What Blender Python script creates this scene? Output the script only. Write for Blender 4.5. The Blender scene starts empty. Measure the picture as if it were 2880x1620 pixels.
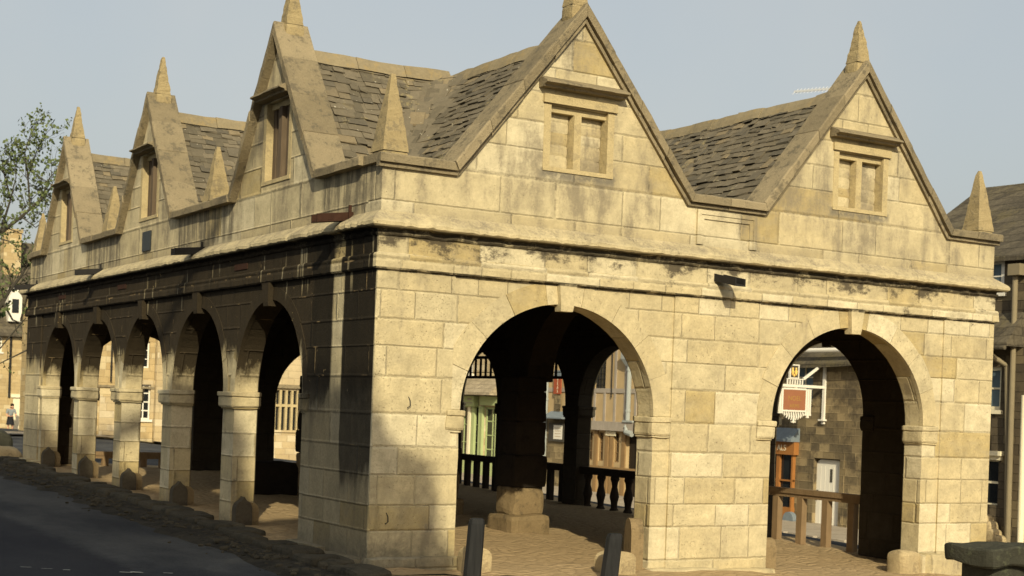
import bpy, math, random
from mathutils import Vector, Matrix, noise as mn
from mathutils.geometry import tessellate_polygon
R = math.radians
rng = random.Random(7)
S = bpy.context.scene
COL = S.collection

# ------------------------------------------------------------------ mesh helpers
class MB:
    def __init__(s): s.v = []; s.f = []; s.t = []; s.uv = None
    def vert(s, p): s.v.append(tuple(p)); return len(s.v) - 1
    def face(s, idx, t=0.5): s.f.append(tuple(idx)); s.t.append(t)
    def quad(s, a, b, c, d, t=0.5):
        i = [s.vert(p) for p in (a, b, c, d)]; s.face(i, t)
    def poly(s, pts, t=0.5): s.face([s.vert(p) for p in pts], t)
    def hexa(s, p, t=0.5):            # p: 8 corners, bottom 4 then top 4
        i = [s.vert(q) for q in p]
        for a in ((3,2,1,0),(4,5,6,7),(0,1,5,4),(1,2,6,5),(2,3,7,6),(3,0,4,7)):
            s.face([i[k] for k in a], t)
    def box(s, x0, x1, y0, y1, z0, z1, t=0.5, P=None):
        c = [(x0,y0,z0),(x1,y0,z0),(x1,y1,z0),(x0,y1,z0),(x0,y0,z1),(x1,y0,z1),(x1,y1,z1),(x0,y1,z1)]
        if P: c = [P(*q) for q in c]
        s.hexa(c, t)
    def bar(s, a, b, w, d=None, up=(0,0,1), t=0.5):
        a = Vector(a); b = Vector(b); d = d or w
        x = (b - a).normalized(); u = Vector(up)
        if abs(x.dot(u)) > .95: u = Vector((1,0,0))
        y = x.cross(u).normalized() * (w/2); z = x.cross(y).normalized() * (d/2)
        s.hexa([a-y-z, b-y-z, b+y-z, a+y-z, a-y+z, b-y+z, b+y+z, a+y+z], t)
    def tube(s, pts, rads, n=8, cap=True, t=0.5):
        rings = []; pts = [Vector(p) for p in pts]
        for k, p in enumerate(pts):
            d = (pts[min(k+1, len(pts)-1)] - pts[max(k-1, 0)]).normalized()
            u = Vector((0,0,1)) if abs(d.z) < .9 else Vector((1,0,0))
            a = d.cross(u).normalized(); b = d.cross(a).normalized(); r = rads[k] if hasattr(rads, '__len__') else rads
            rings.append([s.vert(p + a*(r*math.cos(2*math.pi*i/n)) + b*(r*math.sin(2*math.pi*i/n))) for i in range(n)])
        for k in range(len(rings)-1):
            for i in range(n):
                s.face((rings[k][i], rings[k][(i+1)%n], rings[k+1][(i+1)%n], rings[k+1][i]), t)
        if cap: s.face(rings[0][::-1], t); s.face(rings[-1], t)
    def lathe(s, c, prof, n=16, t=0.5):
        rings = [[s.vert((c[0]+r*math.cos(2*math.pi*i/n), c[1]+r*math.sin(2*math.pi*i/n), c[2]+z)) for i in range(n)] for r, z in prof]
        for k in range(len(rings)-1):
            for i in range(n): s.face((rings[k][i], rings[k][(i+1)%n], rings[k+1][(i+1)%n], rings[k+1][i]), t)
        s.face(rings[0][::-1], t); s.face(rings[-1], t)
    def stone(s, c, size, n=5, e=7, jit=.012, fr=4.0, rot=None, t=None, seed=0):
        c = Vector(c); h = Vector(size)/2; key = {}
        t = rng.random() if t is None else t
        def V(p):
            k = tuple(round(q, 4) for q in p)
            if k in key: return key[k]
            r = (abs(p[0])**e + abs(p[1])**e + abs(p[2])**e)**(1/e)
            q = Vector((p[0]/r*h.x, p[1]/r*h.y, p[2]/r*h.z))
            q += jit*mn.noise_vector((q+c)*fr + Vector((seed, seed*.7, 3)))
            if rot is not None: q = rot @ q
            key[k] = s.vert(c + q); return key[k]
        g = [-1 + 2*i/n for i in range(n+1)]
        for ax in range(3):
            for sg in (-1, 1):
                for i in range(n):
                    for j in range(n):
                        q = []
                        for a, b in ((g[i],g[j]),(g[i+1],g[j]),(g[i+1],g[j+1]),(g[i],g[j+1])):
                            p = [0,0,0]; p[ax] = sg; p[(ax+1)%3] = a; p[(ax+2)%3] = b; q.append(V(p))
                        s.face(q if sg > 0 else q[::-1], t)
    def build(s, name, mat, parent=None, smooth=False, uvs=1.0):
        me = bpy.data.meshes.new(name)
        me.from_pydata(s.v, [], s.f); me.update()
        me.uv_layers.new(name='UVMap'); me.color_attributes.new('tint', 'FLOAT_COLOR', 'CORNER')
        uv = me.uv_layers['UVMap'].data; at = me.color_attributes['tint'].data
        for p in me.polygons:
            n = p.normal; a = (abs(n.x), abs(n.y), abs(n.z))
            k = 0 if a[0] >= a[1] and a[0] >= a[2] else (1 if a[1] >= a[2] else 2)
            t = s.t[p.index]
            for li in p.loop_indices:
                c = me.vertices[me.loops[li].vertex_index].co
                uv[li].uv = (c.y, c.z) if k == 0 else ((c.x, c.z) if k == 1 else (c.x, c.y))
                at[li].color = (t, (t*7.31) % 1, (t*13.7) % 1, 1)
        if smooth:
            for p in me.polygons: p.use_smooth = True
        if mat: me.materials.append(mat)
        o = bpy.data.objects.new(name, me); COL.objects.link(o)
        if parent is not None:
            o.parent = parent
            if parent.type == 'EMPTY': o.matrix_parent_inverse = Matrix.Translation(parent.location).inverted()
        return o
def empty(name, loc, label=None, cat=None, group=None, rot=0):
    o = bpy.data.objects.new(name, None); COL.objects.link(o)
    o.location = loc; o.empty_display_size = .2; o.rotation_euler = (0,0,rot)
    tag(o, label, cat, group); return o
def tag(o, label=None, cat=None, group=None, kind=None):
    for k, v in (('label', label), ('category', cat), ('group', group), ('kind', kind)):
        if v: o[k] = v
    return o
def copy_tree(o, parent=None):
    c = o.copy(); COL.objects.link(c); c.parent = parent
    for ch in list(o.children): copy_tree(ch, c)
    return c
def prism2d(mb, outer, P, d0, d1, holes=(), caps=True, skip=lambda a, b: False, t=0.5):
    """polygon (u,v) extruded along d; P maps (u,v,d) to the world"""
    loops = [list(outer)] + [list(h) for h in holes]
    flat = [q for l in loops for q in l]
    tri = tessellate_polygon([[Vector((q[0], q[1], 0)) for q in l] for l in loops])
    for d in ((d0, d1) if caps else (d1,)):
        ids = [mb.vert(P(q[0], q[1], d)) for q in flat]
        for a in tri: mb.face([ids[i] for i in a], t)
    for l in loops:
        for a, b in zip(l, l[1:] + l[:1]):
            if skip(a, b): continue
            mb.quad(P(a[0],a[1],d0), P(b[0],b[1],d0), P(b[0],b[1],d1), P(a[0],a[1],d1), t)

# ------------------------------------------------------------------ node helpers
class Sk:
    def __init__(s, g, k): s.g = g; s.k = k
    def _m(s, op, o, r=False):
        return s.g.math(op, o, s) if r else s.g.math(op, s, o)
    def __add__(s, o): return s._m('ADD', o)
    __radd__ = __add__
    def __mul__(s, o): return s._m('MULTIPLY', o)
    __rmul__ = __mul__
    def __sub__(s, o): return s._m('SUBTRACT', o)
    def __rsub__(s, o): return s._m('SUBTRACT', o, True)
    def __truediv__(s, o): return s._m('DIVIDE', o)
class G:
    def __init__(s, name):
        s.mat = bpy.data.materials.new(name); s.mat.use_nodes = True
        s.nt = s.mat.node_tree; s.nt.nodes.clear()
        s.out = s.nt.nodes.new('ShaderNodeOutputMaterial')
        s.bs = s.nt.nodes.new('ShaderNodeBsdfPrincipled')
        s.nt.links.new(s.bs.outputs[0], s.out.inputs[0])
        s.bs.inputs['Specular IOR Level'].default_value = .10
    def n(s, ty, **kw):
        d = s.nt.nodes.new(ty)
        for k, v in kw.items(): setattr(d, k, v)
        return d
    def put(s, inp, v):
        if isinstance(v, Sk): s.nt.links.new(v.k, inp)
        elif v is not None:
            if isinstance(v, (tuple, list)) and len(v) == 3 and len(inp.default_value) == 4: v = tuple(v) + (1,)
            inp.default_value = v
    def math(s, op, a, b=None, c=None):
        d = s.n('ShaderNodeMath', operation=op)
        for i, v in enumerate((a, b, c)):
            if v is not None: s.put(d.inputs[i], v)
        return Sk(s, d.outputs[0])
    def uv(s):
        d = s.n('ShaderNodeTexCoord'); x = s.n('ShaderNodeSeparateXYZ'); s.nt.links.new(d.outputs['UV'], x.inputs[0])
        return Sk(s, x.outputs[0]), Sk(s, x.outputs[1])
    def pos(s, obj=False):
        if obj: k = s.n('ShaderNodeTexCoord').outputs['Object']
        else: k = s.n('ShaderNodeNewGeometry').outputs['Position']
        x = s.n('ShaderNodeSeparateXYZ'); s.nt.links.new(k, x.inputs[0])
        return Sk(s, k), Sk(s, x.outputs[0]), Sk(s, x.outputs[1]), Sk(s, x.outputs[2])
    def nrm(s):
        k = s.n('ShaderNodeNewGeometry').outputs['True Normal']; x = s.n('ShaderNodeSeparateXYZ'); s.nt.links.new(k, x.inputs[0])
        return Sk(s, x.outputs[0]), Sk(s, x.outputs[1]), Sk(s, x.outputs[2])
    def comb(s, x, y, z):
        d = s.n('ShaderNodeCombineXYZ')
        for i, v in enumerate((x, y, z)): s.put(d.inputs[i], v)
        return Sk(s, d.outputs[0])
    def noise(s, vec, scale=5., det=4., rough=.55, dim='3D', w=None):
        d = s.n('ShaderNodeTexNoise', noise_dimensions=dim)
        if dim != '1D': s.put(d.inputs['Vector'], vec)
        else: s.put(d.inputs['W'], vec)
        d.inputs['Scale'].default_value = scale; d.inputs['Detail'].default_value = det; d.inputs['Roughness'].default_value = rough
        return Sk(s, d.outputs['Fac'])
    def voro(s, vec, scale, feat='F1', out='Distance'):
        d = s.n('ShaderNodeTexVoronoi', feature=feat); s.put(d.inputs['Vector'], vec); d.inputs['Scale'].default_value = scale
        return Sk(s, d.outputs[out])
    def white(s, vec, dim='3D'):
        d = s.n('ShaderNodeTexWhiteNoise', noise_dimensions=dim); s.put(d.inputs['W' if dim == '1D' else 'Vector'], vec)
        return Sk(s, d.outputs['Value'])
    def step(s, v, a, b, lo=0., hi=1.):
        d = s.n('ShaderNodeMapRange', interpolation_type='SMOOTHSTEP'); s.put(d.inputs['Value'], v)
        for i, q in zip((1,2,3,4), (a, b, lo, hi)): s.put(d.inputs[i], q)
        return Sk(s, d.outputs[0])
    def mix(s, f, a, b, mode='MIX'):
        d = s.n('ShaderNodeMix', data_type='RGBA', blend_type=mode); s.put(d.inputs[0], f); s.put(d.inputs[6], a); s.put(d.inputs[7], b)
        return Sk(s, d.outputs[2])
    def scale(s, c, f):
        return s.mix(1.0, c, s.comb(f, f, f), 'MULTIPLY')
    def tint(s):
        d = s.n('ShaderNodeVertexColor', layer_name='tint'); x = s.n('ShaderNodeSeparateColor'); s.nt.links.new(d.outputs[0], x.inputs[0])
        return Sk(s, x.outputs[0]), Sk(s, x.outputs[1]), Sk(s, x.outputs[2])
    def done(s, col, rough=.9, h=None, dist=.02, strength=.6, **kw):
        s.put(s.bs.inputs['Base Color'], col); s.put(s.bs.inputs['Roughness'], rough)
        if h is not None:
            b = s.n('ShaderNodeBump'); b.inputs['Distance'].default_value = dist; b.inputs['Strength'].default_value = strength
            s.put(b.inputs['Height'], h); s.nt.links.new(b.outputs[0], s.bs.inputs['Normal'])
        for k, v in kw.items(): s.put(s.bs.inputs[k.replace('_', ' ')], v)
        return s.mat
    def ashlar(s, u, v, h=.31, w=.55, jw=.005, seed=0., pv=None, vwob=.2):
        vz = v + (s.noise(v*1.25 + seed, 1., 1., .5, '1D') - .5)*vwob
        q = vz/h; row = s.math('FLOOR', q); fv = s.math('FRACT', q)
        r1 = s.white(row*1.37 + seed, '1D')
        uu = u*((r1*.7 + .65)/w) + r1*37. + (s.noise(u*.9 + row*13.1 + seed, 1., 0., .5, '1D') - .5)*1.1
        c = s.math('FLOOR', uu); fu = s.math('FRACT', uu)
        idv = s.white(s.comb(c, row, seed)); id2 = s.white(s.comb(c + 31.7, row*1.9, seed + 5.))
        dv = s.math('MINIMUM', fv, 1. - fv)*h; du = s.math('MINIMUM', fu, 1. - fu)*w
        wob = (s.noise(pv if pv is not None else s.comb(u, v, 0.), 24., 3.) - .5)*.012
        d = s.math('MINIMUM', du, dv) + wob
        return s.step(d, jw, jw*2.4, 1., 0.), idv, id2, d

def mat_hall(name='cotswold_ashlar', ring=False):
    g = G(name); u, v = g.uv(); p, x, y, z = g.pos(); nx, ny, nz = g.nrm()
    j, a, b, d = g.ashlar(u, v, .31, .62, .0035, 3., p, .34)
    if ring: a, b, _c = g.tint(); j = j*0.; d = j + .1
    n1 = g.noise(p, 2.2, 5., .6); n2 = g.noise(p, 38., 4., .65); n3 = g.noise(p, 9., 6., .7)
    col = g.mix(a, (.475,.408,.255), (.445,.37,.215))
    col = g.mix(g.step(b, .76, .80), col, (.49,.43,.285))
    col = g.mix(g.step(b, .16, .12), col, (.41,.325,.16))
    wash = g.noise(g.comb(x*1.2, y*1.2, z*2.6), 1.6, 5., .65)
    col = g.mix(g.step(wash, .40, .72)*.6, col, (.35,.30,.19))
    blot = g.noise(p, 4.6, 6., .75)
    col = g.scale(col, blot*.8 + b*.16 + .53)
    col = g.scale(col, n2*.45 + n3*.6 + .475)
    # pores and small chips
    pores = g.step(g.noise(p, 62., 2., .5), .66, .73)*g.step(n1, .38, .56)
    col = g.mix(pores*.55, col, (.12,.09,.045))
    # grey lichen on the upper walls
    up = g.step(z, 3.35, 3.75)
    streak = g.noise(g.comb(x*2.3, y*2.3, z*.8), 1.1, 5., .65)
    grey = g.step(streak + up*.12 + (n3 - .5)*.35 + (n2 - .5)*.3, .55, .80)
    col = g.mix(grey*.85, col, g.scale(g.mix(n2, (.13,.115,.085), (.24,.20,.135)), 1.05))
    led = g.step(z, 3.40, 3.46)*g.step(z, 3.70, 3.5)*g.step(blot*.5 + n2*.35 + n1*.3, .46, .72)
    col = g.mix(led*.8, col, (.15,.13,.10))
    par = 0.
    for a_, b_ in ((.15, 1.5), (4.1, 6.3), (8.9, 10.9), (13.5, 14.6)): par = par + g.step(y, a_, a_+.12)*g.step(y, b_, b_-.12)
    pst = g.noise(g.comb(x, y*4.2, z*.55), 1.9, 5., .62)
    col = g.mix(par*g.step(x, .08, .03)*g.step(z, 3.5, 3.62)*g.step(pst + n3*.25, .48, .72)*.8, col, g.mix(n2, (.075,.068,.05), (.16,.14,.10)))
    # lichen under the window sills of the front
    ss = 0.
    for c_ in (2.31, 6.42):
        ss = ss + g.step(x, c_-.52, c_-.44)*g.step(x, c_+.52, c_+.44)
    ss = ss*g.step(z, 4.04, 4.12)*g.step(z, 4.2, 4.17)*g.step(n3*.7 + n1*.4, .42, .58)*g.step(y, .05, .02)
    col = g.mix(ss*.85, col, (.15,.135,.105))
    # joints
    jc = g.scale(col, .5)
    col = g.mix(j*g.step(n3, .40, .6)*.75, col, jc)
    # black sulphate crust: patches under the cornice of the gable front
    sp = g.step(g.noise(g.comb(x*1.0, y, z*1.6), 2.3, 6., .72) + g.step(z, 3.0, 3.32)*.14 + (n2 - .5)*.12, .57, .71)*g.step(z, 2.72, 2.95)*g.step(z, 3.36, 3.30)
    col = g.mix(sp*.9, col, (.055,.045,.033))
    # painted shadow lines and black crust in the cornice and string course undercuts
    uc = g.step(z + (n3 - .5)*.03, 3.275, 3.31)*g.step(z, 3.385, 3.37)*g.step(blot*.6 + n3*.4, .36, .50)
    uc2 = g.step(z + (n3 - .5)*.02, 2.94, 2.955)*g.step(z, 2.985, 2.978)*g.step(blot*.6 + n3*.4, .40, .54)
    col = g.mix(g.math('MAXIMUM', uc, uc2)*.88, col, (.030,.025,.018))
    # black crust over the whole flank below the cornice down to the imposts
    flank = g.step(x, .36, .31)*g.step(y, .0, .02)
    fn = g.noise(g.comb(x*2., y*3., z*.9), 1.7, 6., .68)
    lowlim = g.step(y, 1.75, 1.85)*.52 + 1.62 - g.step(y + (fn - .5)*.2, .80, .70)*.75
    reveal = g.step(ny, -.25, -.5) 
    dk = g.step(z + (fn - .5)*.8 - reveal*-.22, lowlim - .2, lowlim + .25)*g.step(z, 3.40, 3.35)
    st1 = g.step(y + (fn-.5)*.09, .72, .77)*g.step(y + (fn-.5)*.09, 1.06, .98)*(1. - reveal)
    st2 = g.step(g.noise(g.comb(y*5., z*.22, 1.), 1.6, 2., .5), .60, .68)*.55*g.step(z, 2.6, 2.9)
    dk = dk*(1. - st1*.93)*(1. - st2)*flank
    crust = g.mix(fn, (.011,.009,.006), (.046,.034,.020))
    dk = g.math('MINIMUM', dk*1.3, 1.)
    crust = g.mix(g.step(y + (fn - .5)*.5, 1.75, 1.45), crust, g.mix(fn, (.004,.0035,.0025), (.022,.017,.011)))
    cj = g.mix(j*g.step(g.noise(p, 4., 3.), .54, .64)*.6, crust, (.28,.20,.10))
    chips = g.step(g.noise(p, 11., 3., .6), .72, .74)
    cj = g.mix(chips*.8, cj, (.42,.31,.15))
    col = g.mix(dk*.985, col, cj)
    # dark weathering low on the flank, with painted shade added at the corner pier
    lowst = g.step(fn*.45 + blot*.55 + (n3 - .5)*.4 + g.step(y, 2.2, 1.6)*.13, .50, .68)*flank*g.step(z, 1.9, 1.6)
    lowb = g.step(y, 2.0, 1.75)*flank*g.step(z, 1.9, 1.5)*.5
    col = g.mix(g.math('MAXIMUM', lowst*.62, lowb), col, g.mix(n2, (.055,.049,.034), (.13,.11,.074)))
    # inner faces painted near black to stand in for the hall's deep shade
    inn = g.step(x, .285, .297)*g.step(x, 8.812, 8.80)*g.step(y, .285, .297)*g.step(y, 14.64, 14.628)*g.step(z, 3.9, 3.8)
    # damp grey-green foot of the walls, darkened further to deepen its shade
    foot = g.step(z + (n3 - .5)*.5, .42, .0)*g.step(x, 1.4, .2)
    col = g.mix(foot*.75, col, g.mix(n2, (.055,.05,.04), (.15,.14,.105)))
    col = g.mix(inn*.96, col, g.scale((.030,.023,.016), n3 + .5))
    hgt = g.step(d, .0, .022)*.7 + n3*.6 + n2*.25 + blot*.6 - pores*.6
    return g.done(col, .92, hgt, .018, .8)
def mat_stone(name, c1, c2, lich=(.13,.12,.085), la=.5, sc=1., bump=.012, obj=True, tint=.25):
    g = G(name); p, x, y, z = g.pos(obj); t, t2, t3 = g.tint()
    n1 = g.noise(p, 3.*sc, 5., .62); n2 = g.noise(p, 30.*sc, 4., .65); n3 = g.noise(p, 10.*sc, 5., .7)
    c = g.mix(n1, c1, c2); c = g.scale(c, n2*.5 + n3*.35 + .56 + (t - .5)*tint)
    c = g.mix(g.step(n3*.6 + n1*.5, .56, .66)*la, c, lich)
    return g.done(c, .93, n3*.6 + n2*.4, bump, .8)
def mat_slate():
    g = G('stone_slate'); p, x, y, z = g.pos(); t, t2, t3 = g.tint()
    n1 = g.noise(p, 1.6, 4., .6); n2 = g.noise(p, 40., 4., .65); n3 = g.noise(p, 12., 5., .7)
    c = g.mix(t, (.098,.085,.060), (.155,.132,.092)); c = g.mix(g.step(t2, .85, .95)*.7, c, (.22,.175,.105)); c = g.mix(g.step(t3, .2, .1)*.6, c, (.085,.077,.06))
    c = g.scale(c, n2*.5 + n3*.5 + .5)
    c = g.mix(g.step(n3*.55 + n1*.5, .60, .68)*.55, c, (.27,.225,.11))
    c = g.mix(g.step(g.noise(p, 22., 2.), .71, .74)*.7, c, (.46,.43,.34))
    return g.done(c, .9, n3*.6 + n2*.5, .012, .8)
def mat_plain(name, c, rough=.6, nz=.25, sc=12., bump=.0, metal=0., **kw):
    g = G(name); p, x, y, z = g.pos(True)
    n = g.noise(p, sc, 5., .65)
    return g.done(g.scale(c, n*nz*2 + 1. - nz), rough, n if bump else None, bump or .01, .6, Metallic=metal, **kw)
def mat_wood(name, c1, c2, sc=1., rough=.85):
    g = G(name); p, x, y, z = g.pos(True)
    n = g.noise(g.comb(x*sc*30., y*sc*30., z*sc*3.), 1., 5., .6); n2 = g.noise(p, 4., 4.)
    return g.done(g.scale(g.mix(n, c1, c2), n2*.5 + .75), rough, n, .006, .6)
def mat_masonry(name, c1, c2, c3, h=.16, w=.36, jc=.6, stain=None, sa=.0, rough=.95, bump=.015, scz=1.):
    g = G(name); u, v = g.uv(); p, x, y, z = g.pos()
    j, a, b, d = g.ashlar(u, v, h, w, .006, 11., p, .12)
    n1 = g.noise(p, 1.1, 5., .65); n2 = g.noise(p, 24., 4., .65); n3 = g.noise(p, 7., 5., .7)
    c = g.mix(a, c1, c2); c = g.mix(g.step(b, .7, .8), c, c3); c = g.scale(c, n2*.4 + n3*.5 + .55)
    if stain: c = g.mix(g.step(n1*.7 + n3*.4, .5, .68)*sa, c, stain)
    c = g.mix(j*.7, c, g.scale(c, jc))
    return g.done(c, rough, g.step(d, .002, .016)*.7 + n3*.5 + n2*.2, bump, .7)
def mat_roofrows(name, c1, c2, lich, h=.2, w=.3):
    g = G(name); u, v = g.uv(); p, x, y, z = g.pos()
    vz = z + (g.noise(p, 1.5, 2.) - .5)*.10; q = vz/h; row = g.math('FLOOR', q); fv = g.math('FRACT', q)
    uu = (x + y)/w + g.white(row, '1D')*11. + (g.noise(p, 2.2, 2.) - .5)*1.2; cc = g.math('FLOOR', uu); fu = g.math('FRACT', uu)
    a = g.white(g.comb(cc, row, 2.)); n2 = g.noise(p, 12., 5., .7); n1 = g.noise(p, .9, 4., .6)
    c = g.mix(a, c1, c2); c = g.scale(c, n2*1.5 + .2)
    c = g.mix(g.step(n1*.6 + n2*.45, .52, .66)*.7, c, lich)
    lo = g.math('MINIMUM', fu, 1. - fu)
    dark = g.math('MAXIMUM', g.step(fv, .16, .02), g.step(lo, .06, .01)*.6)
    c = g.mix(dark*.7, c, g.scale(c, .35))
    return g.done(c, .95, fv*-.6 + n2*.5, .03, .8)
def mat_asphalt():
    g = G('old_asphalt'); p, x, y, z = g.pos()
    n1 = g.noise(g.comb(x*.5, y*.22, 0.), 1.6, 5., .6); n2 = g.noise(p, 90., 3., .7); n3 = g.noise(p, 9., 5., .7)
    c = g.mix(g.step(n1, .35, .65), (.028,.030,.034), (.066,.067,.066)); c = g.scale(c, n2*1.0 + n3*.5 + g.noise(p, 28., 3., .7)*.9 - .15)
    # a darker strip along the carriageway, further from the kerb
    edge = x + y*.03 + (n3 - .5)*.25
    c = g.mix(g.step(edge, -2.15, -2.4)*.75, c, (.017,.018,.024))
    c = g.mix(g.step(g.noise(p, 34., 2.), .74, .77)*.5, c, (.18,.17,.14))
    return g.done(c, .85, n2*.7 + n3*.5, .012, .7)
def mat_ground(name, c1, c2, c3, sc=1., bump=.02, obj=False):
    g = G(name); p, x, y, z = g.pos(obj)
    n1 = g.noise(p, 1.5*sc, 5., .62); n2 = g.noise(p, 42.*sc, 4., .7); n3 = g.noise(p, 8.*sc, 5., .7)
    c = g.mix(g.step(n1, .3, .7), c1, c2); c = g.mix(g.step(n3, .55, .68), c, c3); c = g.scale(c, n2*.8 + .6)
    return g.done(c, .95, n2*.5 + n3*.7, bump, .8)
def mat_cobble():
    g = G('cobbled_earth'); p, x, y, z = g.pos()
    e = g.voro(g.comb(x*5.5, y*10., 0.), 1., 'DISTANCE_TO_EDGE'); cc = g.voro(g.comb(x*5.5, y*10., 0.), 1., 'F1', 'Color')
    n2 = g.noise(p, 38., 4., .7); n3 = g.noise(p, 5., 5., .7); n1 = g.noise(g.comb(x, y*2.2, 0.), 1.3, 4., .6)
    c = g.mix(n3, (.43,.315,.175), (.29,.21,.11)); c = g.scale(c, n2*.5 + n1*.6 + .5)
    c = g.mix(g.step(e, .09, .02)*.45*g.step(n1, .4, .6), c, (.12,.085,.045))
    return g.done(c, .93, g.step(e, .0, .25)*.6 + n3*.5 + n2*.3, .03, .8)
def mat_leaf(name, c1, c2):
    g = G(name); t, t2, t3 = g.tint()
    c = g.mix(t, c1, c2)
    return g.done(c, .6, None, **{'Transmission_Weight': 0.0})
def mat_glass(name, c=(.012,.014,.015), rough=.08):
    g = G(name); p, x, y, z = g.pos(True)
    return g.done(g.scale(c, g.noise(p, 2.5, 3.)*1.2 + .4), rough, g.noise(p, 3., 2.), .004, .3, **{'Specular_IOR_Level': .5})

M = {}
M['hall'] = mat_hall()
M['coping'] = mat_stone('weathered_coping', (.27,.22,.135), (.19,.158,.10), (.095,.083,.06), .65, 1.8, .03, True, .45)
M['finial'] = mat_stone('finial_stone', (.36,.285,.15), (.25,.20,.11), (.14,.118,.08), .6, 1.6, .025)
M['trim'] = mat_stone('yellow_trim_stone', (.46,.38,.215), (.40,.32,.17), (.22,.185,.12), .45, 1.5, .02)
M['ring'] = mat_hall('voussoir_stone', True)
M['slate'] = mat_slate()
M['ridge'] = mat_stone('ridge_stone', (.25,.205,.125), (.18,.15,.095), (.27,.20,.09), .5)
M['timber'] = mat_wood('dark_timber', (.018,.013,.009), (.04,.03,.02))
M['railwood'] = mat_wood('weathered_oak', (.16,.105,.055), (.27,.19,.105))
M['board'] = mat_wood('grey_boards', (.07,.052,.034), (.16,.12,.08))
M['bollard'] = mat_wood('tarred_timber', (.008,.009,.010), (.034,.034,.034))
M['inpier'] = mat_stone('worn_interior_stone', (.25,.185,.10), (.165,.12,.062), (.08,.062,.038), .6, 1.3, .02)
M['shadedstone'] = mat_stone('shade_painted_stone', (.03,.023,.016), (.018,.014,.01), (.012,.01,.008), .5)  # near-black stone, the hall's inner shade painted into its colour
M['rust'] = mat_plain('rusty_iron', (.042,.021,.014), .9, .6, 14., .01)
M['iron'] = mat_plain('black_iron', (.022,.021,.020), .6, .3)
M['leadgrey'] = mat_plain('lead_sheet', (.16,.19,.21), .55, .3, 8.)
M['plaque'] = mat_plain('slate_plaque', (.030,.034,.034), .45, .3, 20.)
M['asphalt'] = mat_asphalt()
M['cobble'] = mat_cobble()
M['pave'] = mat_ground('pale_pavement', (.36,.31,.24), (.29,.25,.19), (.24,.2,.15))
M['gutter'] = mat_ground('gritty_gutter', (.028,.026,.022), (.062,.055,.041), (.017,.016,.014), 1.8, .06)
M['kerb'] = mat_stone('kerb_stone', (.085,.073,.05), (.042,.039,.030), (.026,.026,.021), .65, 1.5, .04)
M['moss'] = mat_stone('mossy_stone', (.050,.050,.036), (.028,.027,.021), (.085,.09,.055), .6, 1.5, .03)
M['guard'] = mat_stone('dark_guard_stone', (.10,.085,.058), (.055,.047,.035), (.03,.027,.02), .5, 1.3, .015)
M['paleguard'] = mat_stone('pale_guard_stone', (.43,.345,.20), (.33,.26,.145), (.19,.15,.09), .6, 1.6, .03)
M['grass'] = mat_ground('grass_turf', (.035,.055,.016), (.05,.07,.02), (.02,.035,.01), 3., .05)
M['warmhouse'] = mat_masonry('warm_house_stone', (.45,.345,.18), (.37,.275,.135), (.50,.41,.24), .22, .45, .75, (.25,.2,.12), .35)
M['palehouse'] = mat_masonry('pale_house_stone', (.48,.395,.245), (.40,.31,.17), (.52,.44,.29), .24, .5, .75, (.28,.23,.15), .4)
M['innstone'] = mat_masonry('dark_inn_stone', (.20,.155,.085), (.125,.10,.06), (.27,.21,.115), .2, .38, 1.35, (.055,.045,.032), .8)
M['darkhouse'] = mat_masonry('dark_house_stone', (.12,.095,.06), (.085,.068,.045), (.17,.135,.08), .2, .4, .7, (.04,.035,.028), .6)  # dark brown masonry, blotched darker
M['plaster'] = mat_plain('ochre_plaster', (.42,.31,.165), .95, .22, 3., .006)
M['stud'] = mat_wood('silvered_oak', (.27,.235,.185), (.38,.33,.27))
M['brownoak'] = mat_wood('brown_oak', (.20,.125,.055), (.29,.19,.09))
M['farroof'] = mat_roofrows('mossy_slate_roof', (.065,.056,.042), (.115,.098,.068), (.12,.10,.05))
M['paleroof'] = mat_roofrows('pale_slate_roof', (.30,.25,.17), (.38,.32,.22), (.22,.18,.11), .14, .3)
M['green'] = mat_plain('pale_green_paint', (.36,.42,.20), .55, .08, 3.)
M['white'] = mat_plain('white_paint', (.66,.63,.54), .5, .06, 3.)
M['cream'] = mat_plain('cream_paint', (.70,.63,.44), .6, .08, 3.)
M['pipe'] = mat_plain('grey_downpipe', (.30,.32,.30), .55, .12, 5.)
M['beige'] = mat_plain('beige_downpipe', (.21,.175,.11), .6, .2, 5.)
M['glass'] = mat_glass('window_glass')
M['blueglass'] = mat_plain('curtained_glass', (.10,.14,.16), .15, .35, 3.)
M['orange'] = mat_wood('varnished_wood', (.24,.10,.03), (.33,.15,.045), 1., .5)
M['red'] = mat_plain('red_sign_paint', (.30,.075,.035), .55, .1, 6.)
M['signred'] = mat_plain('faded_red_board', (.27,.115,.06), .6, .15, 6.)
M['ochre'] = mat_plain('ochre_lettering', (.32,.19,.055), .6, .1, 6.)
M['gold'] = mat_plain('gold_paint', (.75,.5,.14), .4, .2, 8.)
M['ink'] = mat_plain('dark_lettering', (.06,.055,.045), .7, .1)
M['mark'] = mat_plain('worn_road_paint', (.42,.42,.36), .8, .5, 30.)
M['bark'] = mat_plain('tree_bark', (.055,.05,.038), .95, .4, 18., .02)
M['leaf'] = mat_leaf('spring_leaves', (.06,.085,.028), (.13,.155,.065))
M['leaf2'] = mat_leaf('dark_leaves', (.03,.05,.018), (.07,.095,.035))
M['alu'] = mat_plain('aluminium', (.75,.75,.73), .35, .05, 5., 0., .3)
M['skin'] = mat_plain('skin', (.50,.28,.18), .6, .05)
M['cloth'] = mat_plain('grey_jacket_cloth', (.20,.22,.22), .9, .1)
M['skirt'] = mat_plain('dark_skirt_cloth', (.02,.02,.022), .9, .1)
M['hair'] = mat_plain('dark_hair', (.02,.015,.01), .7, .1)
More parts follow.
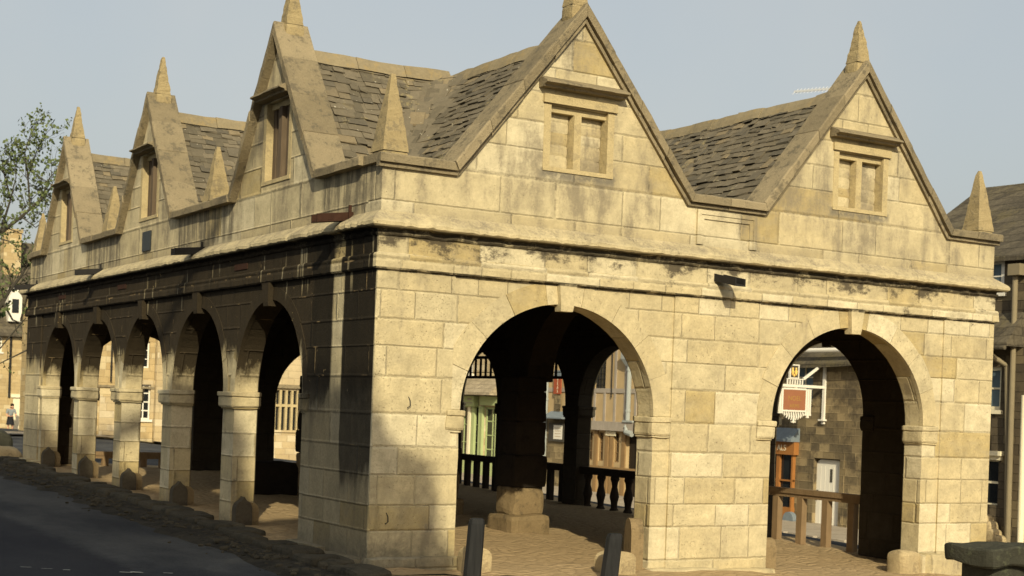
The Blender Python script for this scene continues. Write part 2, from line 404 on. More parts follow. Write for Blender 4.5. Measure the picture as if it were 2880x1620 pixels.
M['flower'] = mat_plain('potted_flowers', (.45,.2,.2), .8, .4)

# ------------------------------------------------------------------ ground
def sm(a, b, x):
    t = min(1, max(0, (x-a)/(b-a))); return t*t*(3-2*t)
def gz(x, y):
    base = .02*min(16, max(-6, y)) - .035*min(9.2, max(-1.5, x))
    if x < -1.5: base -= .012*min(4, -1.5-x)
    tE = sm(9.3, 17, x); tN = sm(16, 36, y)
    gE = -1.22 + .008*(min(45, max(0, y)) - 15)
    gN = min(.08, .03 - .075*(min(20, x) - 8))
    zN = gN*(1-tE) + (gE+.1)*tE
    z = base*(1-tE) + gE*tE
    z = z*(1-tN) + zN*tN
    return z - .45*sm(42, 70, y)
def sheet(name, xs, ys, mat, off=0., kind='structure', jz=0.):
    mb = MB(); ids = {}
    for i, x in enumerate(xs):
        for k, y in enumerate(ys):
            ids[i, k] = mb.vert((x, y, gz(x, y) + (off(x, y) if callable(off) else off) + (jz*mn.noise((x*2.1, y*2.1, 0)) if jz else 0)))
    for i in range(len(xs)-1):
        for k in range(len(ys)-1): mb.face((ids[i,k], ids[i+1,k], ids[i+1,k+1], ids[i,k+1]))
    o = mb.build(name, mat, smooth=True); tag(o, kind=kind); return o
def lin(a, b, st):
    n = max(1, round((b-a)/st)); return [a + (b-a)*i/n for i in range(n+1)]
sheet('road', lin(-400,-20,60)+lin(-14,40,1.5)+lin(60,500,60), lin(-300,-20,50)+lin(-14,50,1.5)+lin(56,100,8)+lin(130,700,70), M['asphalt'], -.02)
sheet('floor', lin(-.42,9.3,.24), lin(-.62,15.2,.24), M['cobble'], .02, jz=.035)
sheet('forecourt', lin(-.5,12.,.25), lin(-6.,-.62,.25), M['cobble'], .012, jz=.02)
sheet('gutter_strip', lin(-1.25,-.42,.08), lin(-2.,17.,.16), M['gutter'], lambda x, y: .014 - .06*sm(-.75, -1.25, x + .25*mn.noise((x*.8, y*.8, 3))), jz=.02)
sheet('pavement', lin(17.2,20.1,.5), lin(0,38.6,1.), M['pave'], .16)
mb = MB()
for y in lin(0, 38., 1.):
    mb.stone((17.12, y+.5, gz(17.1, y+.5)+.06), (.16, .98, .3), 3, 8, .01)
tag(mb.build('kerb_edge', M['pave']), kind='structure')
# grit and small stones in the gutter
mb = MB()
for k in range(900):
    y = rng.uniform(-1.8, 15); x = -.5 - abs(rng.gauss(0, .28)); sz = rng.choice((.018,.022,.03,.04,.06))*rng.uniform(.7, 1.2)
    mb.stone((x, y, gz(x, y)+.012), (sz*1.4, sz, sz*.7), 2, 3, sz*.12, 20.)
tag(mb.build('gravel', M['kerb']), 'loose grit and pebbles strewn along the gutter', 'gravel', kind='stuff')
# worn white road line near the camera
mb = MB()
for k in range(70):
    a = rng.uniform(-1.5, 1.2)
    cx, cy = -3.1 + a*.86 + rng.gauss(0, .03), .42 - a*.52 + rng.gauss(0, .03)
    if mn.noise((cx*6, cy*6, 4)) < .12: continue
    l = rng.uniform(.03, .14); w = rng.uniform(.01, .03)
    dx, dy = .86, -.52
    mb.quad(*[(cx+dx*l*p - dy*w*q, cy+dy*l*p + dx*w*q, gz(cx, cy) - .012) for p, q in ((-.5,-.5),(.5,-.5),(.5,.5),(-.5,.5))])
tag(mb.build('road_marking', M['mark']), kind='structure')

# ------------------------------------------------------------------ the market hall
W, L, T = 8.82, 14.65, .30
hall = empty('market_hall', (W/2, L/2, 0), 'old honey stone arcaded market hall with pointed gables, stone slate roof and finials', 'market hall')
PS = lambda u, v, d: (u, -d, v)           # south front, d = outwards
PW = lambda u, v, d: (-d, u, v)           # west flank
PN = lambda u, v, d: (W-u, L+d, v)        # north end
PE = lambda u, v, d: (W+d, u, v)          # east flank
ARS = [(.97, 3.43), (5.14, 7.63)]
ARW = [(1.78, 3.87), (4.26, 6.26), (6.64, 8.59), (8.94, 10.97), (11.27, 13.42)]
ARE = [(1.95, 4.08), (4.50, 6.62), (7.05, 9.14), (9.57, 11.65), (12.05, 13.95)]
GS = [(2.31, 1.49, 5.84), (6.42, 1.51, 5.86)]
GW = [(2.80, 1.27, 5.82), (7.60, 1.27, 5.80), (12.2, 1.27, 5.80)]
PZ = 4.02
def arch_pts(a, b, zs, rise, n=28, amp=.008, seed=0):
    c, r = (a+b)/2, (b-a)/2; out = []
    for k in range(n+1):
        th = math.pi*(1 - k/n); w = amp*mn.noise((c*3+math.cos(th)*5, math.sin(th)*5, seed))
        out.append((c + (r+w)*math.cos(th), zs + (rise+w)*math.sin(th)))
    return out
def jamb(x, z0, z1, n=9, seed=0):
    return [(x + .010*mn.noise((x*7, (z0+(z1-z0)*i/n)*6, seed+2)), z0+(z1-z0)*i/n) for i in range(n+1)]
def facade(u0, u1, arches, zs, rise, gables, holes, P, name, mat, skipend):
    pts = [(u0, -.6)]
    for a, b in arches:
        pts += jamb(a, -.6, zs)[:-1] + arch_pts(a, b, zs, rise) + jamb(b, -.6, zs)[::-1][1:]
    pts += [(u1, -.6), (u1, PZ)]
    for c, h, z in reversed(gables): pts += [(c+h, PZ), (c, z), (c-h, PZ)]
    pts += [(u0, PZ)]
    mb = MB()
    prism2d(mb, pts, P, -T, 0, holes, skip=lambda a, b: skipend and abs(a[0]-b[0]) < 1e-6 and (abs(a[0]-u0) < 1e-6 or abs(a[0]-u1) < 1e-6))
    return mb.build(name, mat, hall)
def wholes(gs, w, z0, z1):
    return [[(c-w/2, z0), (c-w/2, z1), (c+w/2, z1), (c+w/2, z0)] for c, h, z in gs]
WSW, WWW = .90, .86
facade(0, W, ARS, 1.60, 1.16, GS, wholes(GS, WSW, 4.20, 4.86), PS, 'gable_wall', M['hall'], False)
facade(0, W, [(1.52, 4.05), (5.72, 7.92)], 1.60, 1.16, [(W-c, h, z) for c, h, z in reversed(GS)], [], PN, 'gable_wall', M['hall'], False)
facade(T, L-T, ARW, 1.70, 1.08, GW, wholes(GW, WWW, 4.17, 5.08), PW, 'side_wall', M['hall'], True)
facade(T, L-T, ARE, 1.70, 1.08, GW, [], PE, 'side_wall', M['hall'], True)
# corner and middle pilasters, a little proud of the walls
q = .022
def pil(P, a, b, z0=-.5, z1=2.98):
    mb = MB(); z = lin(z0, z1, .09)
    worn = P is PS and a < 0
    J = [max(.0, .010 + .028*mn.noise((3.1, 1.7, v_*3.2)) + .012*mn.noise((9.1, 1.7, v_*11))) if worn else 0. for v_ in z]
    for k in range(len(z)-1):
        j0, j1 = J[k], J[k+1]
        mb.quad(P(a+j0,z[k],q), P(b,z[k],q), P(b,z[k+1],q), P(a+j1,z[k+1],q))
        if worn: mb.quad(P(a+j0,z[k],q), P(a,z[k],q-j0), P(a,z[k+1],q-j1), P(a+j1,z[k+1],q)); mb.quad(P(a,z[k],0), P(a,z[k],q-j0), P(a,z[k+1],q-j1), P(a,z[k+1],0))
    for e in ((b,) if worn else (a, b)): mb.quad(P(e,z0,0), P(e,z0,q), P(e,z1,q), P(e,z1,0))
    mb.build('pilaster', M['hall'], hall)
pil(PS, -q, .86); pil(PS, 3.66, 4.90); pil(PS, 7.93, W+q); pil(PW, 0, 1.64); pil(PW, 13.6, L)
# loop mouldings round the building
def sweep(prof, name, mat, ragged=.006, st=.14, seed=0):
    mb = MB(); path = []
    for (ax, ay), (bx, by) in (((0,0),(W,0)),((W,0),(W,L)),((W,L),(0,L)),((0,L),(0,0))):
        n = int(math.hypot(bx-ax, by-ay)/st)
        for k in range(n): path.append((ax+(bx-ax)*k/n, ay+(by-ay)*k/n, k == 0))
    def off(x, y, p):
        ox = -p if x < 1e-6 else (p if x > W-1e-6 else 0); oy = -p if y < 1e-6 else (p if y > L-1e-6 else 0)
        return x+ox, y+oy
    rings = []
    for x, y, cn in path:
        r = []
        for k, (p, z) in enumerate(prof):
            w = ragged*.9*mn.noise((x*13, y*13, z*5+seed)) + ragged*.7*mn.noise((x*5, y*5, seed+k*.3)) + ragged*.4*mn.noise((x*1.7, y*1.7, seed))
            pp = max(.002, p + (w if p > .03 else 0)); X, Y = off(x, y, pp); r.append(mb.vert((X, Y, z + (w*.9 if 0 < k < len(prof)-1 else 0))))
        rings.append(r)
    n = len(rings)
    for k in range(n):
        a, b = rings[k], rings[(k+1) % n]
        for i in range(len(prof)-1): mb.face((a[i], b[i], b[i+1], a[i+1]))
    return mb.build(name, mat, hall)
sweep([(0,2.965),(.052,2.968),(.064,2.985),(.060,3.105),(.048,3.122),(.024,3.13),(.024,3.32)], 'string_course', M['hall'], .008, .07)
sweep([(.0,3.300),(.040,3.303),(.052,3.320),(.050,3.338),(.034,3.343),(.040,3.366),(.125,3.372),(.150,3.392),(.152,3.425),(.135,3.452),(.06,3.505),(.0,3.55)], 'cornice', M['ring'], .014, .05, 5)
# plinth blocks
for P, a, b, z in ((PS,-.05,1.0,.10),(PS,3.38,4.35,-.10),(PS,4.37,5.2,-.12),(PS,7.60,8.3,-.02),(PS,8.3,8.9,-.06),(PW,.06,.95,.08),(PW,.97,1.84,.12),(PW,13.4,14.7,.38)):
    mb = MB(); c = P((a+b)/2, z-.2, .02); o1 = P(b, 0, .14); o0 = P(a, 0, -.1)
    mb.stone(c, (abs(o1[0]-o0[0])+.0, abs(o1[1]-o0[1]), .42), 6, 14, .02, 3.)
    mb.build('plinth', M['hall'], hall)
# arch rings of separate voussoirs, keystones, imposts
def arch_parts(P, a, b, zs, rise, wid, nv, kw, kz0, kz1, iz0, iz1, kp=.075):
    c, r = (a+b)/2, (b-a)/2; mb = MB()
    for k in range(nv):
        t0 = math.pi*k/nv + .0022; t1 = math.pi*(k+1)/nv - .0022; n = 6; tt = rng.random()
        w = wid*(1 + .12*(rng.random()-.5)); pr = .006 + .005*rng.random()
        def q(th, e, d): return P(c - (r+e)*math.cos(th), zs + (rise+e)*math.sin(th), d)
        for i in range(n):
            u, v = t0+(t1-t0)*i/n, t0+(t1-t0)*(i+1)/n
            mb.hexa([q(u,-.004,-.05), q(v,-.004,-.05), q(v,w,-.05), q(u,w,-.05), q(u,-.004,pr), q(v,-.004,pr), q(v,w,pr), q(u,w,pr)], tt)
    mb.build('arch_ring', M['ring'], hall)
    mb = MB(); n = 6
    for i in range(n):
        f0, f1 = i/n, (i+1)/n; z0, z1 = kz0+(kz1-kz0)*f0, kz0+(kz1-kz0)*f1
        w0, w1 = kw*(.36+.16*f0), kw*(.36+.16*f1); d0, d1 = kp*(.75+.25*math.sqrt(f0)), kp*(.75+.25*math.sqrt(f1))
        mb.hexa([P(c-w0,z0,-.06), P(c+w0,z0,-.06), P(c+w0,z0,d0), P(c-w0,z0,d0), P(c-w1,z1,-.06), P(c+w1,z1,-.06), P(c+w1,z1,d1), P(c-w1,z1,d1)])
    mb.build('keystone', M['ring'], hall)
def impost(P, a, b, z0, z1, pr=.05, side=0):
    mb = MB(); h = z1 - z0
    for (zz0, zz1, e) in ((z0+h*.76, z1, 1.0), (z0+h*.10, z0+h*.76, .82), (z0, z0+h*.10, .45)):
        A = P(a-(pr*e if side <= 0 else 0), (zz0+zz1)/2, pr*e); B = P(b+(pr*e if side >= 0 else 0), 0, -T-.03)
        mb.stone(((A[0]+B[0])/2, (A[1]+B[1])/2, (zz0+zz1)/2), (abs(A[0]-B[0]), abs(A[1]-B[1]), zz1-zz0+.012), 6, 12, .012, 6.)
    mb.build('impost', M['ring'], hall)
for i, (a, b) in enumerate(ARS): arch_parts(PS, a, b, 1.60, 1.16, .24, 9, .21, 2.68, 2.97, 0, 0)
for a, b in ARW: arch_parts(PW, a, b, 1.70, 1.08, .15, 9, .20, 2.70, 2.965, 0, 0, .075)
for a, b in ARE: arch_parts(PE, a, b, 1.70, 1.08, .15, 9, .20, 2.70, 2.965, 0, 0, .075)
for a, b in ((.80,.97),(3.43,3.66),(4.90,5.14),(7.63,7.88)):
    impost(PS, a, b, 1.37, 1.59, .055, 1 if b in (.97, 5.14) else -1)
for P, AR in ((PW, ARW), (PE, ARE)):   # capitals of the flank piers
    impost(P, AR[0][0]-.23, AR[0][0], 1.50, 1.70, .05, 1); impost(P, AR[-1][1], AR[-1][1]+.28, 1.50, 1.70, .05, -1)
    for (a, b), (c, d) in zip(AR, AR[1:]): impost(P, b, c, 1.50, 1.70, .075)
# copings
def coping(P, u0, u1, gables, name, dback, t=.09):
    path = [(u0, PZ)]
    for c, h, z in gables: path += [(c-h, PZ), (c, z), (c+h, PZ)]
    path += [(u1, PZ)]
    if path[0] == path[1]: path = path[1:]
    def offset(off):
        out = []
        for i, p in enumerate(path):
            p = Vector(p); ns = []
            if i > 0: d = (p - Vector(path[i-1])).normalized(); ns.append(Vector((-d.y, d.x)))
            if i < len(path)-1: d = (Vector(path[i+1]) - p).normalized(); ns.append(Vector((-d.y, d.x)))
            m = sum(ns, Vector((0,0))).normalized(); out.append(p + m*(off/max(.35, m.dot(ns[0]))))
        return out
    mb = MB()
    for (o0, o1, d0, d1) in (((0.0, t, dback, .082), (-.045, -.0005, -.02, .040)) if P in (PS, PN) else ((0.0, t, dback, .105),)):
        A, B = offset(o0), offset(o1)
        for i in range(len(path)-1):
            ln = (A[i+1]-A[i]).length; ns = max(1, round(ln/.62))
            for q in range(ns):
                tt = rng.random(); dd = rng.uniform(-.007, .007); dz = rng.uniform(-.006, .008); pr = None; n = 6; gp = .004/ln
                for k in range(n+1):
                    f = (q + k/n)/ns; f = min(max(f, q/ns + gp), (q+1)/ns - gp)
                    a = A[i].lerp(A[i+1], f); b = B[i].lerp(B[i+1], f)
                    w = .010*mn.noise((a.x*6+P(0,0,0)[0], a.y*6, d1*20 + q)) + dz; b2 = b + (b-a).normalized()*w
                    c1 = b2 + (a-b2)*.16; e = .012
                    ring = [P(a.x,a.y,d0), P(a.x,a.y,d1+dd+w*.6), P(c1.x,c1.y,d1+dd+w*.6), P(b2.x,b2.y,d1+dd-e), P(b2.x,b2.y,d0)]
                    ring = [mb.vert(v_) for v_ in ring]
                    if pr:
                        for e2 in range(5): mb.face((pr[e2], pr[(e2+1)%5], ring[(e2+1)%5], ring[e2]), tt)
                    else: mb.face(ring, tt)
                    pr = ring
                mb.face(pr, tt)
    return mb.build(name, M['coping'], hall)
coping(PS, -.062, W+.062, GS, 'coping', -T-.03)
coping(PN, -.062, W+.062, [(W-c,h,z) for c,h,z in reversed(GS)], 'coping', -T-.03)
coping(PW, T+.035, L-T-.035, GW, 'coping', -T-.02)
coping(PE, T+.035, L-T-.035, GW, 'coping', -T-.02)
# finials on the gable points and obelisks on the parapets
def spire(x, y, z, w, h, name, base=.07, bw=1.25, lean=0):
    mb = MB(); hb = base
    mb.stone((x, y, z+hb/2-.03), (w*bw, w*bw, hb+.06), 4, 10, .006, 8.)
    n = 14; pr = None
    for k in range(n+1):
        f = k/n; r = w/2*(1-f)**.92 + .018; zz = z+hb+(h-hb)*f
        ox = .008*mn.noise((x*3+f*3, y, 1)) + lean*f
        ring = [mb.vert((x+ox+sx*(r+.012*mn.noise((x*5+sx, y*5+sy, f*9))), y+sy*(r+.012*mn.noise((x*5-sx, y*5+sy, f*9+7))), zz)) for sx, sy in ((-1,-1),(1,-1),(1,1),(-1,1))]
        if pr:
            for e in range(4): mb.face((pr[e], pr[(e+1)%4], ring[(e+1)%4], ring[e]))
        pr = ring
    mb.face(pr); mb.build(name, M['finial'], hall)
for k, (c, h, z) in enumerate(GS):
    spire(c+(0 if k else -.03), T*.42, z+.03, .17, .66 if k == 0 else .62, 'finial', .1, 1.3); spire(c, L-T*.42, z+.03, .17, .62, 'finial', .1, 1.3)
for c, h, z in GW:
    spire(T*.42, c, z+.03, .17, .64, 'finial', .1, 1.35); spire(W-T*.42, c, z+.03, .17, .62, 'finial', .1, 1.35)
for x in (.15, W-.15):
    for y in (.16, 5.2, 9.9, L-.16): spire(x, y, PZ+.07, .255, .85 if y < 1 else .78, 'obelisk', .06, 1.15, .0)
# windows in the gables
def gable_window(P, c, w, z0, z1, hood_z, dark, proud):
    a, b = c-w/2, c+w/2
    fr = MB(); f = .085
    for (u0,u1,v0,v1) in ((a,a+f,z0,z1),(b-f,b,z0,z1)): fr.box(u0,u1,v0,v1,-.24,.004,P=P)
    fr.box(a+f, b-f, z1-.07, z1, -.24, -.06 if dark else -.045, P=P); fr.box(a-.0, b+.0, z0-.045, z0+.0, .0, .012, P=P)
    if not dark: fr.box(a-.02, b+.02, z1+.01, z1+.10, .0, .032, P=P)
    o = fr.build('window', M['trim'] if not dark else M['trim'], hall)
    m = -.03 if dark else -.035
    mb = MB(); mb.hexa([P(c-.06,z0,-.2),P(c+.06,z0,-.2),P(c+.045,z0,m),P(c-.045,z0,m),P(c-.06,z1-.07,-.2),P(c+.06,z1-.07,-.2),P(c+.045,z1-.07,m),P(c-.045,z1-.07,m)])
    mb.build('mullion', M['board'] if dark else M['trim'], o)
    mb = MB()
    if dark:
        for (u0, u1) in ((a+f, c-.06), (c+.06, b-f)):
            n = 3; s = (u1-u0)/n
            for k in range(n): mb.box(u0+s*k+.004, u0+s*(k+1)-.004, z0, z1-.07, -.15-.012*(k%2), -.085-.012*(k%2), rng.random(), P)
        mb.build('shutter', M['board'], o)
    else:
        for (u0, u1) in ((a+f, c-.06), (c+.06, b-f)):
            z = z0
            while z < z1-.08:
                h = rng.uniform(.10, .17); e = min(z+h, z1-.07)
                A = P((u0+u1)/2, (z+e)/2, -.19); B = P(u0, z, -.25); C = P(u1, e, -.125)
                mb.stone(A, tuple(abs(B[i]-C[i]) + (.012 if i < 2 else .012) for i in range(3)), 4, 9, .008, 7.); z = e
        mb.build('stone_infill', M['ring'], o)
    mb = MB(); e = .0 if dark else .06
    prof = [(0, .125), (proud, .055), (proud+.004, .035), (proud*.65, .018), (proud*.6, -.002), (0, -.006)]
    st = lin(a-e-.02, b+e+.02, .09); pr = None
    for u in st:
        wv = .006*mn.noise((u*8, hood_z, 2)); ring = [mb.vert(P(u, hood_z+q[1]+(wv if 0 < i < 5 else 0), max(.001, q[0]+(wv if 0 < i < 5 else 0)))) for i, q in enumerate(prof)]
        if pr:
            for i in range(len(prof)-1): mb.face((pr[i], ring[i], ring[i+1], pr[i+1]))
        else: mb.face(ring)
        pr = ring
    mb.face(pr[::-1]); mb.build('hood_mould', M['coping'], o)
for c, h, z in GS: gable_window(PS, c, WSW, 4.20, 4.86, 5.02, False, .165)
for c, h, z in GW: gable_window(PW, c, WWW, 4.17, 5.08, 5.10, True, .18)
# recessed tablet between the two gables of the front
mb = MB()
for k, e in ((0, .0), (1, .05)):
    d = .028 - .011*k; a, b, z0, z1 = 3.93+e, 4.80-e, 3.56, 3.95-e
    mb.box(a, b, z1-.05, z1, .0, d, P=PS); mb.box(b-.05, b, z0, z1-.05, .0, d, P=PS); mb.box(a, a+.05, z0, z1-.05, .0, d, P=PS)
mb.build('panel_frame', M['hall'], hall)
# roof: boarding beneath and individual stone slates
FZ, RZ = 3.95, 5.64
AX, AH = 2.31, 1.49; BX = W - 2.40
def roof_h(x, y, o=0.):
    h = FZ + max((RZ-FZ)*(1-abs(x-AX)/AH), (RZ-FZ)*(1-abs(x-BX)/AH), 0)
    for c, hh, z in GW:
        if x < AX or x > BX: h = max(h, FZ + (RZ-FZ)*(1-abs(y-c)/hh))
    return h + o
def under(x, y):
    return sum(roof_h(x+a, y+b) for a in (-.12,0,.12) for b in (-.12,0,.12))/9 - .045
mb = MB(); xs = lin(T-.02, W-T+.02, .1); ys = lin(T-.02, L-T+.02, .12); ids = {}
for i, x in enumerate(xs):
    for k, y in enumerate(ys): ids[i,k] = mb.vert((x, y, min(under(x, y), 5.56)))
for i in range(len(xs)-1):
    for k in range(len(ys)-1): mb.face((ids[i,k], ids[i+1,k], ids[i+1,k+1], ids[i,k+1]))
mb.build('roof_boarding', M['timber'], hall)
kA = (RZ-FZ)/AH
def slate(mb, p, t, n, k, w, ln, th=.018):
    t = Vector((t[0], t[1], 0)); s = Vector((n[0], n[1], k)).normalized(); nn = t.cross(s)
    if nn.z < 0: nn = -nn
    p = Vector(p) + nn*rng.uniform(.0, .012); tail = .032 + rng.uniform(-.005, .011); head = .004
    j = lambda a: rng.uniform(-a, a)
    c = []
    for dz in (0, th):
        c += [p - t*(w/2-j(.006)) - s*(j(.016)) + nn*(tail-th+dz+j(.004)), p + t*(w/2-j(.006)) - s*(j(.016)) + nn*(tail-th+dz+j(.004)),
              p + t*(w/2) + s*ln + nn*(head-th+dz), p - t*(w/2) + s*ln + nn*(head-th+dz)]
    mb.hexa(c, rng.random())
def rows():
    h = .035; out = []
    while h < .985: out.append(h); h += (.062 - .026*h)
    return out
def walk(mb, pts, nrm, kfun, zz):
    """pts: list of (pos2d, normal2d, slope) along one course"""
    seg = [0]
    for a, b in zip(pts, pts[1:]): seg.append(seg[-1] + math.hypot(b[0][0]-a[0][0], b[0][1]-a[0][1]))
    d = -rng.uniform(0, .2)
    while d < seg[-1]:
        w = rng.choice((.11,.15,.18,.21,.27))*rng.uniform(.9, 1.1)*(1.08 - .3*zz); m = d + w/2; d += w + .006
        if m < 0 or m > seg[-1]: continue
        i = max(k for k in range(len(seg)) if seg[k] <= m); i = min(i, len(pts)-2); f = (m-seg[i])/max(1e-6, seg[i+1]-seg[i])
        a, b = pts[i], pts[i+1]
        p = (a[0][0]+(b[0][0]-a[0][0])*f, a[0][1]+(b[0][1]-a[0][1])*f)
        n = Vector((a[1][0]+(b[1][0]-a[1][0])*f, a[1][1]+(b[1][1]-a[1][1])*f)).normalized(); k = a[2]+(b[2]-a[2])*f
        z = FZ + (RZ-FZ)*zz + .02*mn.noise((p[0]*1.7, p[1]*1.7, 0)) + rng.uniform(-.007, .007)
        slate(mb, (p[0], p[1], z), (-n.y, n.x), n, k, w, min(.26, (1-zz)*(RZ-FZ)*math.sqrt(1+1/(k*k)) + .01))
def quadrant(mb, xf, sx, xend, yf, sy, yend, LX, LY, r=.42):
    """valley between a long slope (rising along sx x from xf) and a cross gable (rising along sy y from yf)"""
    kx, ky = (RZ-FZ)/LX, (RZ-FZ)/LY
    for h in rows():
        cx, cy = xf + sx*h*LX, yf + sy*h*LY; pts = []
        rr = min(r, .9*abs(cy-yend), .9*abs(cx-xend))
        y1 = cy - sy*rr
        n = max(1, int(abs(y1-yend)/.25))
        for k in range(n+1): pts.append(((cx, yend + (y1-yend)*k/n), (sx, 0), kx))
        for k in range(1, 6):
            th = math.pi/2*k/5
            p = (cx - sx*rr*(1-math.cos(th)), y1 + sy*rr*math.sin(th))
            f = k/5; pts.append((p, (sx*math.cos(th), sy*math.sin(th)), kx+(ky-kx)*f))
        n = max(1, int(abs(cx-sx*rr-xend)/.25))
        for k in range(1, n+1): pts.append(((cx-sx*rr + (xend-cx+sx*rr)*k/n, cy), (0, sy), ky))
        walk(mb, pts, None, None, h)
        for k in range(2, 5):
            th = math.pi/2*(k-.5 + rng.uniform(-.15, .15))/5; f = th/(math.pi/2); nx_, ny_ = sx*math.cos(th), sy*math.sin(th)
            slate(mb, (cx - sx*rr*(1-math.cos(th)), y1 + sy*rr*math.sin(th), FZ + (RZ-FZ)*h - .026), (-ny_, nx_), (nx_, ny_), kx+(ky-kx)*f, .21, min(.24, (1-h)*1.9 + .01))
def slope(mb, xf, sx, y0, y1, LX):
    for h in rows():
        x = xf + sx*h*LX; n = int((y1-y0)/.3)
        walk(mb, [((x, y0+(y1-y0)*k/n), (sx, 0), (RZ-FZ)/LX) for k in range(n+1)], None, None, h)
feet = []                                   # (y foot, direction, far end of the course)
prev = T
for i, (c, hh, z) in enumerate(GW):
    nxt = (c + GW[i+1][0])/2 if i < 2 else L-T
    feet.append((c-hh, 1, prev)); feet.append((c+hh, -1, nxt)); prev = nxt
mb = MB()
for yf, sy, ye in feet: quadrant(mb, AX-AH, 1, T-.01, yf, sy, ye, AH, 1.27)
slope(mb, AX+AH, -1, T, L-T, AH)
mb.build('slate_roof', M['slate'], hall)
mb = MB()
slope(mb, BX-AH, 1, T, L-T, AH)
for yf, sy, ye in feet: quadrant(mb, BX+AH, -1, W-T+.01, yf, sy, ye, AH, 1.27)
mb.build('slate_roof', M['slate'], hall)
def ridge(a, b):
    mb = MB(); a = Vector(a); b = Vector(b); d = (b-a); n = max(2, int(d.length/.5)); d = d.normalized(); sd = Vector((-d.y, d.x, 0))
    for k in range(n):
        p = a + (b-a)*(k/n); q2 = a + (b-a)*((k+1)/n) - d*.006; dz = rng.uniform(-.012, .008); tt = rng.random(); rings = []
        for i in range(5):
            f = i/4; c = p.lerp(q2, f); sg = -.02*math.sin(math.pi*((c-a).length/(b-a).length)) if (b-a).length < 3 else -.015
            r = []
            for s, hgt in ((-.135,-.125),(-.10,-.05),(-.045,.03),(.045,.03),(.10,-.05),(.135,-.125)):
                r.append(mb.vert(c + sd*(s+.006*mn.noise(c*7)*1.5) + Vector((0,0,hgt+.05+dz+sg+.02*mn.noise(c*4+Vector((s*9,0,0)))))))
            rings.append(r)
        for u, v in zip(rings, rings[1:]):
            for e in range(5): mb.face((u[e], u[e+1], v[e+1], v[e]), tt)
        mb.face(rings[0], tt); mb.face(rings[-1], tt)
    mb.build('ridge', M['ridge'], hall)
for x in (AX, BX): ridge((x, T, RZ), (x, L-T, RZ))
for c, hh, z in GW: ridge((T, c, RZ), (AX-.12, c, RZ)); ridge((W-T, c, RZ), (BX+.12, c, RZ))
# water spouts
def spout(P, u, z, mat, L0=.40, drop=.06, tab=True):
    mb = MB(); n = 4
    def s(d): return z - drop*d/L0
    for d0, d1 in ((.0, L0),):
        w, h = .075, .085
        mb.hexa([P(u-w,s(d0)-h,d0-.1),P(u+w,s(d0)-h,d0-.1),P(u+w,s(d1)-h,d1),P(u-w,s(d1)-h,d1),P(u-w,s(d0)-h+.018,d0-.1),P(u+w,s(d0)-h+.018,d0-.1),P(u+w,s(d1)-h+.018,d1),P(u-w,s(d1)-h+.018,d1)])
        for e in (-1, 1):
            x0, x1 = sorted((u+e*w, u+e*(w-.016)))
            mb.hexa([P(x0,s(d0)-h+.019,d0-.1),P(x1,s(d0)-h+.019,d0-.1),P(x1,s(d1)-h+.019,d1),P(x0,s(d1)-h+.019,d1),P(x0,s(d0),d0-.1),P(x1,s(d0),d0-.1),P(x1,s(d1),d1),P(x0,s(d1),d1)])
    if tab: mb.box(u-w-.022, u-w-.002, z-.1, z+.05, .03, .06, P=P)
    return mb.build('water_spout', mat, hall)
spout(PW, .72, 3.60, M['rust'], .40, .07); spout(PW, 5.22, 3.57, M['iron']); spout(PW, 9.92, 3.58, M['iron']); spout(PW, 14.05, 3.55, M['iron'])
spout(PS, 4.27, 3.27, M['iron'], .40, .10, False)
mb = MB(); mb.box(7.42, 7.80, 3.68, 3.96, .0, .02, P=PW); mb.build('plaque', M['plaque'], hall)
for y, z in ((3.75, 3.21), (8.7, 3.22), (12.2, 3.22)):
    mb = MB(); mb.box(y-.22, y+.2, z-.035, z+.035, .024, .035, P=PW); mb.build('iron_plate', M['rust'], hall)
for u, z in ((.37, 1.62), (.17, .46)):
    mb = MB(); mb.tube([PS(u, z+.09, .022), PS(u+.012, z+.05, .04), PS(u+.01, z, .05), PS(u-.02, z-.02, .05)], [.004,.005,.006,.007], 6); mb.build('iron_hook', M['iron'], hall)
# interior: central arcade of stone piers, arches and tie beams
mb = MB(); CX = 4.28; piers = [3.95, 6.45, 8.77, 11.12]
pts = [(T, 2.3)]
ed = [T+.5] + piers + [L-T+.1]
for a, b in zip(ed, ed[1:]):
    r0, r1 = a+.22, b-.22; pts += arch_pts(r0, r1, 2.0, 1.15, 16, 0)
pts += [(L-T, 2.3), (L-T, 3.86), (T, 3.86)]
prism2d(mb, pts, lambda u, v, d: (CX-d, u, v), -.2, .2)
mb.build('inner_arcade', M['shadedstone'], hall)
for k, y in enumerate(piers):
    mb = MB(); x0 = CX - (.12 if k == 0 else .05); g0 = gz(x0, y)
    n = 5; z = g0 + .22; up = False
    mb.stone((x0, y, g0+.06), (.66, .66, .42), 6, 9, .03, 3.)
    while z < 2.0:
        h = rng.uniform(.34, .46); e = min(2.06, z+h); w = .48 if z > 1 else .53
        mb.stone((x0, y, (z+e)/2), (w, w, e-z+.012), 7, 16 if up else 7, .012 if up else .03, 4.); z = e
        if z > .42 and not up:
            mb.build('pier_foot', M['inpier'], hall); mb = MB(); up = True
    mb.build('inner_pier', M['shadedstone'], hall)  # upper pier has its shade painted in, the foot keeps the lit tone
mb = MB()
for y in lin(1.4, 13.4, 1.2): mb.box(T, CX-.2, y-.07, y+.07, 3.3, 3.48); mb.box(CX+.2, W-T, y-.07, y+.07, 3.3, 3.48)
mb.build('tie_beam', M['timber'], hall)
